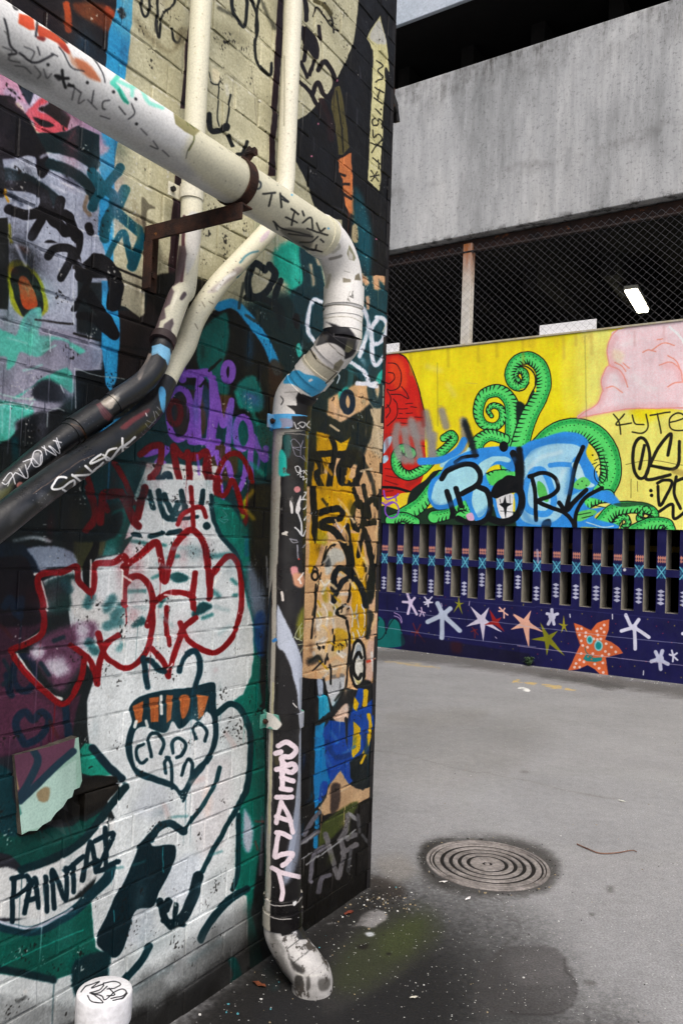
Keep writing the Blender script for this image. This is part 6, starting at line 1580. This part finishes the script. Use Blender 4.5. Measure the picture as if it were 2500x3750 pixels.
# fluorescent lamp inside
ME = NM('lit tube'); ME.b.inputs['Emission Color'].default_value = (1, .93, .68, 1); ME.b.inputs['Emission Strength'].default_value = 14; ME.out((.9, .9, .85, 1))
def lamp(px0, py0, px1, py1, label, z=5.5):
    a, c = ground(px0, py0, z), ground(px1, py1, z); t = empty('ceiling_light', (a+c)/2, label, 'ceiling light'); d = (c-a).normalized(); x = d.cross(Vector((0, 0, 1)))
    b = MB(); b.bar(a-Vector((0, 0, -.05)), c+Vector((0, 0, .05)), .2, .06); b.build('housing', mottled('lamp housing', 'C8C8C0', 'D8D8D0', 4, .5), t)
    b = MB(); b.bar(a, c, .17, .05); b.build('diffuser', ME.m, t, bevel=.02)
    for o_ in (a, c):
        b = MB(); b.cyl(o_+Vector((0, 0, .05))+(c-a)*(.1 if o_ is a else -.1), o_+Vector((0, 0, .25))+(c-a)*(.1 if o_ is a else -.1), .01, 6); b.build('hanger', MAT['black_metal'], t)
lamp(2308, 1064, 2352, 1140, 'lit fluorescent light hanging from the dark garage ceiling behind the wire mesh')
# ---------------------------------------------------------------- ground
grC = plane_canvas('ground_stains_vignette', lambda a, b: Vector((a, b, 0)), -1.5, 6.5, 1.2, 13.2, 150, '8C8C8D', 131, 4.0)  # stains and moss, plus damp and vignette darkening painted towards the bottom
grC.run("""
X F 9C9B9B 0 500 0.4 : 1500,2700 2600,2700 2600,3300 1700,3200
X F 7E7D7B 0 160 0.5 : 1360,2640 2000,2620 1900,2760 1400,2780
X F 92908C 0 90 0.3 : 1380,2800 1900,2740 1800,2860 1400,2900
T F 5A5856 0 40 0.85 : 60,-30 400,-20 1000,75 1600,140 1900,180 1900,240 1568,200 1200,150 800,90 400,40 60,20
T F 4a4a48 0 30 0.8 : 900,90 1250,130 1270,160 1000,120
T L B09A6A 7 8 0.7 : 140,30 400,60
T L C8A860 9 6 0.8 : 755,120 800,128 / 815,130 840,134 / 845,136 860,138 / 895,145 985,158 / 1010,162 1058,168
T L E0E0DC 14 4 : 782,158 830,166
T L 787674 4 8 0.45 : 90,450 300,490 500,540 700,580 900,620 1050,655 1260,690 / 1050,650 1230,690
T F 6e6c6a 0 14 0.8 : 790,555 820,555 815,565 795,565
T F 7f7d7a 0 60 0.5 : 180,280 600,260 560,320 200,330
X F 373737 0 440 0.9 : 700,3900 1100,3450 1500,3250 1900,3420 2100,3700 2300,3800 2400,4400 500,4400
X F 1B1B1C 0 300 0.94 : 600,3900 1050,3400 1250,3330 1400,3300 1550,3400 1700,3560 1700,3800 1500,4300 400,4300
U F 2E2D2C 0 60 0.7 : 100,380 300,280 440,380 500,560 300,700 100,800 60,500
U F 343A22 0 120 0.7 : 250,470 400,400 520,380 560,480 420,600 250,700 140,700 160,560
U F 3E4822 0 70 0.5 : 330,480 440,410 500,440 440,540 340,560
U F 3E3C3C 0 24 0.55 : 730,640 820,540 1000,520 1080,560 1110,640 1130,700 1110,760 1040,800 880,795 720,800
U F 5c5a5a 0 60 0.5 : 860,560 1040,540 1080,640 900,680
U L 2c2a2a 5 6 0.8 : 1080,570 1085,620 1115,650 1130,700 1120,750 1060,795 960,800 860,792
U L 3a3836 6 12 0.7 : 800,560 840,520 880,480 / 760,620 800,580
U L 4c4a48 4 6 0.7 : 800,325 830,350 835,400 890,430 900,470 860,520
U F 8C8A8A 0 10 0.9 : 245,400 280,380 330,378 355,400 320,430 290,450 240,440 200,445 230,425
U L A8A8A8 6 6 0.8 : 105,430 140,430 160,445
U F B8BCC0 0 5 : 258,472 285,468 295,480 270,486
U F 2A2420 0 40 0.8 : 280,230 360,240 430,290 400,330 320,320 280,290
U F 17140F 0 16 : 230,520 270,515 268,535 245,535
U F 17140F 0 8 : 345,545 365,545 360,555 348,553
U F 3a3836 0 50 0.8 : 490,160 520,100 620,75 780,70 940,90 1040,150 1060,220 1000,290 800,320 640,310 520,260
U F 262422 0 24 0.6 : 490,170 510,110 620,78 560,110 520,180 560,240 620,280 560,260
U F 8a847c 0 60 0.5 : 300,180 420,150 480,220 400,260
U F 4a4846 0 20 0.7 : 1155,665 1200,662 1205,675 1160,676
U F 4a4846 0 20 0.5 : 1260,270 1285,275 1280,295 1262,290
U F 4a4846 0 12 0.7 : 1180,382 1198,384 1195,392 1182,390
X L 1E6A78 40 30 0.6 : 980,3560 1000,3600
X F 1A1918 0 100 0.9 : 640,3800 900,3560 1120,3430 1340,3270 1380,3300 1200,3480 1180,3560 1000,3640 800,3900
""")
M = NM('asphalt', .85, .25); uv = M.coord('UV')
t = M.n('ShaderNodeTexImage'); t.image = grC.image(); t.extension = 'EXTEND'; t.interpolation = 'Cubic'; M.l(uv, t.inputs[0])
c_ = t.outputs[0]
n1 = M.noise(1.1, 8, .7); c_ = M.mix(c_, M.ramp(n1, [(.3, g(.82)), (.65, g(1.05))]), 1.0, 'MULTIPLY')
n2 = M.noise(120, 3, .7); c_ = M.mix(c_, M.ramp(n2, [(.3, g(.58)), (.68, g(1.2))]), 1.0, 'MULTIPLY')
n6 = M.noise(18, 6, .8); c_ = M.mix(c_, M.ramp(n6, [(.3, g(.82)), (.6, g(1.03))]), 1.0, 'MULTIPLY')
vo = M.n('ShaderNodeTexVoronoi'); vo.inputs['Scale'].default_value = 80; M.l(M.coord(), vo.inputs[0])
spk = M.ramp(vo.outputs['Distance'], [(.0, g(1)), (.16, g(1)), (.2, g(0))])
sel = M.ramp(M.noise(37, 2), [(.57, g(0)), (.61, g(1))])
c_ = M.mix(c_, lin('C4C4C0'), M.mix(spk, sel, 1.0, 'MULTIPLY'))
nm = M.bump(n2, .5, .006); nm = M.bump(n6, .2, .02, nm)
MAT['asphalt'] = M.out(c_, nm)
ex = grC.ext; S = 900
xs = [-S, ex[0]]+[ex[0]+(ex[1]-ex[0])*i/40 for i in range(1, 41)]+[S]; ys = [-S, ex[2]]+[ex[2]+(ex[3]-ex[2])*i/60 for i in range(1, 61)]+[S]
MHc = ground(1783, 3166); MHR = .304
def gz(x, y):
    if x < ex[0] or x > ex[1] or y < ex[2] or y > ex[3]: return 0
    e = min((x-ex[0]), (ex[1]-x), (y-ex[2]), (ex[3]-y))
    return 0
V = [(x, y, gz(x, y)) for y in ys for x in xs]; nx = len(xs)
Fg = [(j*nx+i, j*nx+i+1, (j+1)*nx+i+1, (j+1)*nx+i) for j in range(len(ys)-1) for i in range(nx-1)]
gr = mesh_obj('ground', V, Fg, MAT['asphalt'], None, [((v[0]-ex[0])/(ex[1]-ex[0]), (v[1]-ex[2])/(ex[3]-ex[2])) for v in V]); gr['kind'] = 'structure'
# ---------------------------------------------------------------- manhole cover
mh = empty('manhole_cover', MHc, 'round cast iron manhole cover with concentric raised rings set in the asphalt', 'manhole cover')
mt = NM('worn cast iron', .55, .5); n1 = mt.noise(9, 6, .75); cc = mt.ramp(n1, [(.35, lin('5E5855')), (.6, lin('948D89'))]); n2 = mt.noise(60, 4, .7)
cc = mt.mix(cc, mt.ramp(n2, [(.35, g(.55)), (.6, g(1))]), 1.0, 'MULTIPLY'); MAT['iron'] = mt.out(cc, mt.bump(n2, .3, .003))
MAT['groove'] = mottled('dark groove floor', '0C0A09', '1A1614', 30, .9, .4)  # near-black colour for the low rings between the raised ones
def lathe(mb, prof_, c, n=96, mi=0):
    vs = []; fs = []
    for r_, z_ in prof_:
        for j in range(n): a = 2*math.pi*j/n; vs.append(Vector((c.x+r_*math.cos(a), c.y+r_*math.sin(a), c.z+z_)))
    for i in range(len(prof_)-1):
        for j in range(n): fs.append((i*n+j, i*n+(j+1) % n, (i+1)*n+(j+1) % n, (i+1)*n+j))
    mb.add(vs, [f[::-1] for f in fs], mi)
b = MB(); lathe(b, [(MHR+.003, -.005), (MHR+.003, .004), (MHR+.001, .007), (MHR-.012, .007), (MHR-.014, -.004)], MHc); b.build('frame', MAT['iron'], mh)
b = MB(); pr = []
edges = [(.297, .290), (.277, .250), (.226, .203), (.180, .157), (.134, .111), (.088, .028), (.012, .004)]
zb = .0015; pr = [(.2895, zb)]
for a_, c2_ in [(q1*.955, q2*.955) for q1, q2 in edges]: pr += [(a_+.002, zb), (a_, .0058), (c2_, .0058), (c2_-.002, zb)]
pr += [(.0001, zb)]
vs = []; fs = []; mi = []; n = 96
for r_, z_ in pr:
    for j in range(n): a = 2*math.pi*j/n; vs.append(Vector((MHc.x+r_*math.cos(a), MHc.y+r_*math.sin(a), z_)))
for i in range(len(pr)-1):
    low = pr[i][1] < .003 and pr[i+1][1] < .003
    for j in range(n): fs.append((i*n+j, (i+1)*n+j, (i+1)*n+(j+1) % n, i*n+(j+1) % n)); mi.append(1 if low else 0)
lid = mesh_obj('lid', vs, fs, [MAT['iron'], MAT['groove']], mh, fmat=mi)
# ---------------------------------------------------------------- litter, twig, weed
def chips(n, seed, region, size, mats, name, flat=.25, label=None):
    R = random.Random(seed); b = MB()
    for _ in range(n):
        p = region(R)
        if p is None: continue
        r = size*R.uniform(.35, 1.3)**1.5; k = R.randint(4, 6); a0 = R.uniform(0, 6.3); mi = R.randrange(len(mats))
        top = [Vector((p.x+r*R.uniform(.6, 1.1)*math.cos(a0+6.283*j/k), p.y+r*R.uniform(.6, 1.1)*math.sin(a0+6.283*j/k), .001+r*flat*R.uniform(.5, 1.5))) for j in range(k)]
        bot = [Vector((t_.x, t_.y, -.002)) for t_ in top]
        b.add(top+bot, [tuple(range(k))]+[(j, j+k, (j+1) % k+k, (j+1) % k) for j in range(k)], mi)
    o = b.build(name, mats); return tag(o, kind='stuff')
ML = [mottled('white chip', 'C8C8C4', 'E0E0DC', 8), mottled('tan chip', '8A7A60', 'A89878', 8), mottled('dark chip', '1A1814', '2A2622', 8), mottled('blue flake', '3A8A9A', '6AB0B8', 8)]
def reg_wall(R): 
    u = R.uniform(-.1, 1.9); o = abs(R.gauss(0, .16))+.02; return W(u, 0, o)
def reg_all(R):
    px, py = R.uniform(1000, 2500), R.uniform(2450, 3760); p = ground(px, py)
    if (p-C0).dot(LN) < .02 and (p-C0).dot(LD) > 0: return None
    if (p-MHc).length < .34: return None
    return p
chips(130, 5, reg_all, .0036, [ML[0], ML[1], ML[1], ML[2], ML[2]], 'gravel')
chips(130, 6, reg_wall, .0038, [ML[0], ML[1], ML[2], ML[1], ML[2], ML[3]], 'debris')
def reg_corner(R): p = ground(1400+R.gauss(0, 60), 3300+R.gauss(0, 25)); return p if (p-C0).dot(LN) > .02 else None
chips(170, 7, reg_corner, .0042, [ML[1], ML[2], ML[2], ML[2], ML[2], ML[2], ML[1], ML[0]], 'dirt')
def reg_gar(R): return Gp(R.uniform(-1, 6), 0, abs(R.gauss(0, .12))+.03)
chips(200, 8, reg_gar, .008, [ML[0], ML[1], ML[2]], 'rubble')
chips(70, 9, lambda R: (lambda a: MHc+Vector((math.cos(a), math.sin(a), 0))*R.uniform(.325, .35))(R.uniform(0, 6.283)), .005, [ML[2], ML[1], ML[2]], 'grit')
tw = [ground(1300+x/1.3067*1, 2400+y/1.3067) for x, y in ((1060, 908), (1110, 930), (1170, 952), (1250, 950), (1320, 938), (1345, 945))]
tw = [t_+Vector((0, 0, .006)) for t_ in smoothpath(tw, 4)]
MAT['twig'] = mottled('dry twig', '5A3A2E', '8A6A5A', 30, .8)
o = tube('twig', tw, lambda l: .004-.004*min(l, .4), None, MAT['twig'], n=6, ref=Vector((0, 0, 1)))
tag(o, 'thin curved brown twig lying on the asphalt to the right of the manhole cover', 'twig')
def leafobj(px, py, size, ang, col1, col2, label, cat='leaf', name='dry_leaf', z=.004):
    p = ground(px, py); R = random.Random(int(px)); b = MB(); k = 9
    out = [(math.cos(t)*size*(1+.25*math.cos(2*t)), math.sin(t)*size*.45) for t in [6.283*j/k for j in range(k)]]
    ca_, sa_ = math.cos(ang), math.sin(ang)
    vs = [Vector((p.x+x*ca_-y*sa_, p.y+x*sa_+y*ca_, z+R.uniform(0, size*.35))) for x, y in out]+[Vector((p.x, p.y, z+size*.1))]
    vs2 = [v-Vector((0, 0, .0012)) for v in vs]
    b.add(vs+vs2, [(j, (j+1) % k, k) for j in range(k)]+[((j+1) % k+k+1, j+k+1, 2*k+1) for j in range(k)]+[(j, j+k+1, (j+1) % k+k+1, (j+1) % k) for j in range(k)])
    o = b.build(name, mottled(name+' colour %d' % px, col1, col2, 40)); return tag(o, label, cat)
leafobj(1277, 3347, .022, .7, '5A2418', '7A3A24', 'small red brown dry leaf on dark ground near the foot of the painted corner')
leafobj(948, 3610, .026, -.6, '5A2E1C', '7A4428', 'rust brown dry leaf on dark ground left of the white pipe elbow')
leafobj(1913, 2522, .03, .1, 'D8D8D4', 'E8E8E4', 'white paper scrap on the asphalt in front of the navy wall', 'paper scrap', 'paper_scrap')
leafobj(2276, 2936, .02, -.6, 'C8C8BC', 'D8D8D0', 'pale sliver of paper on the asphalt between manhole cover and garage wall', 'paper scrap', 'paper_scrap')
leafobj(1514, 3657, .014, .3, 'B8B4A4', 'D8D4C8', 'cream paper scrap on the dark asphalt near the frame bottom', 'paper scrap', 'paper_scrap')
leafobj(1712, 3295, .018, .9, 'D8D4D0', 'E8E4E4', 'white paper scrap just below the manhole cover', 'paper scrap', 'paper_scrap')
leafobj(1622, 3232, .018, .2, 'D8D4D0', 'E8E4E4', 'white paper scrap touching the left rim of the manhole cover', 'paper scrap', 'paper_scrap')
# small weed at the base of the navy wall
wp = Gp(*(plR(1940, 2440)[0],), 0, .05)
R = random.Random(3); b = MB()
for _ in range(46):
    a = R.uniform(0, 6.283); h = R.uniform(.05, .13); l = R.uniform(.03, .09); w_ = .012
    d = Vector((math.cos(a), math.sin(a), 0)); sdv = Vector((-d.y, d.x, 0))*w_; st = wp+d*R.uniform(0, .03)
    mid = st+d*l*.5+Vector((0, 0, h)); tip = st+d*l+Vector((0, 0, h*.8))
    b.add([st, mid+sdv, tip, mid-sdv], [(0, 1, 2, 3)])
o = b.build('weed', mottled('weed leaf', '2A3A24', '3A5034', 20)); tag(o, 'small green weed at the foot of the navy wall left of the orange starfish', 'plant')
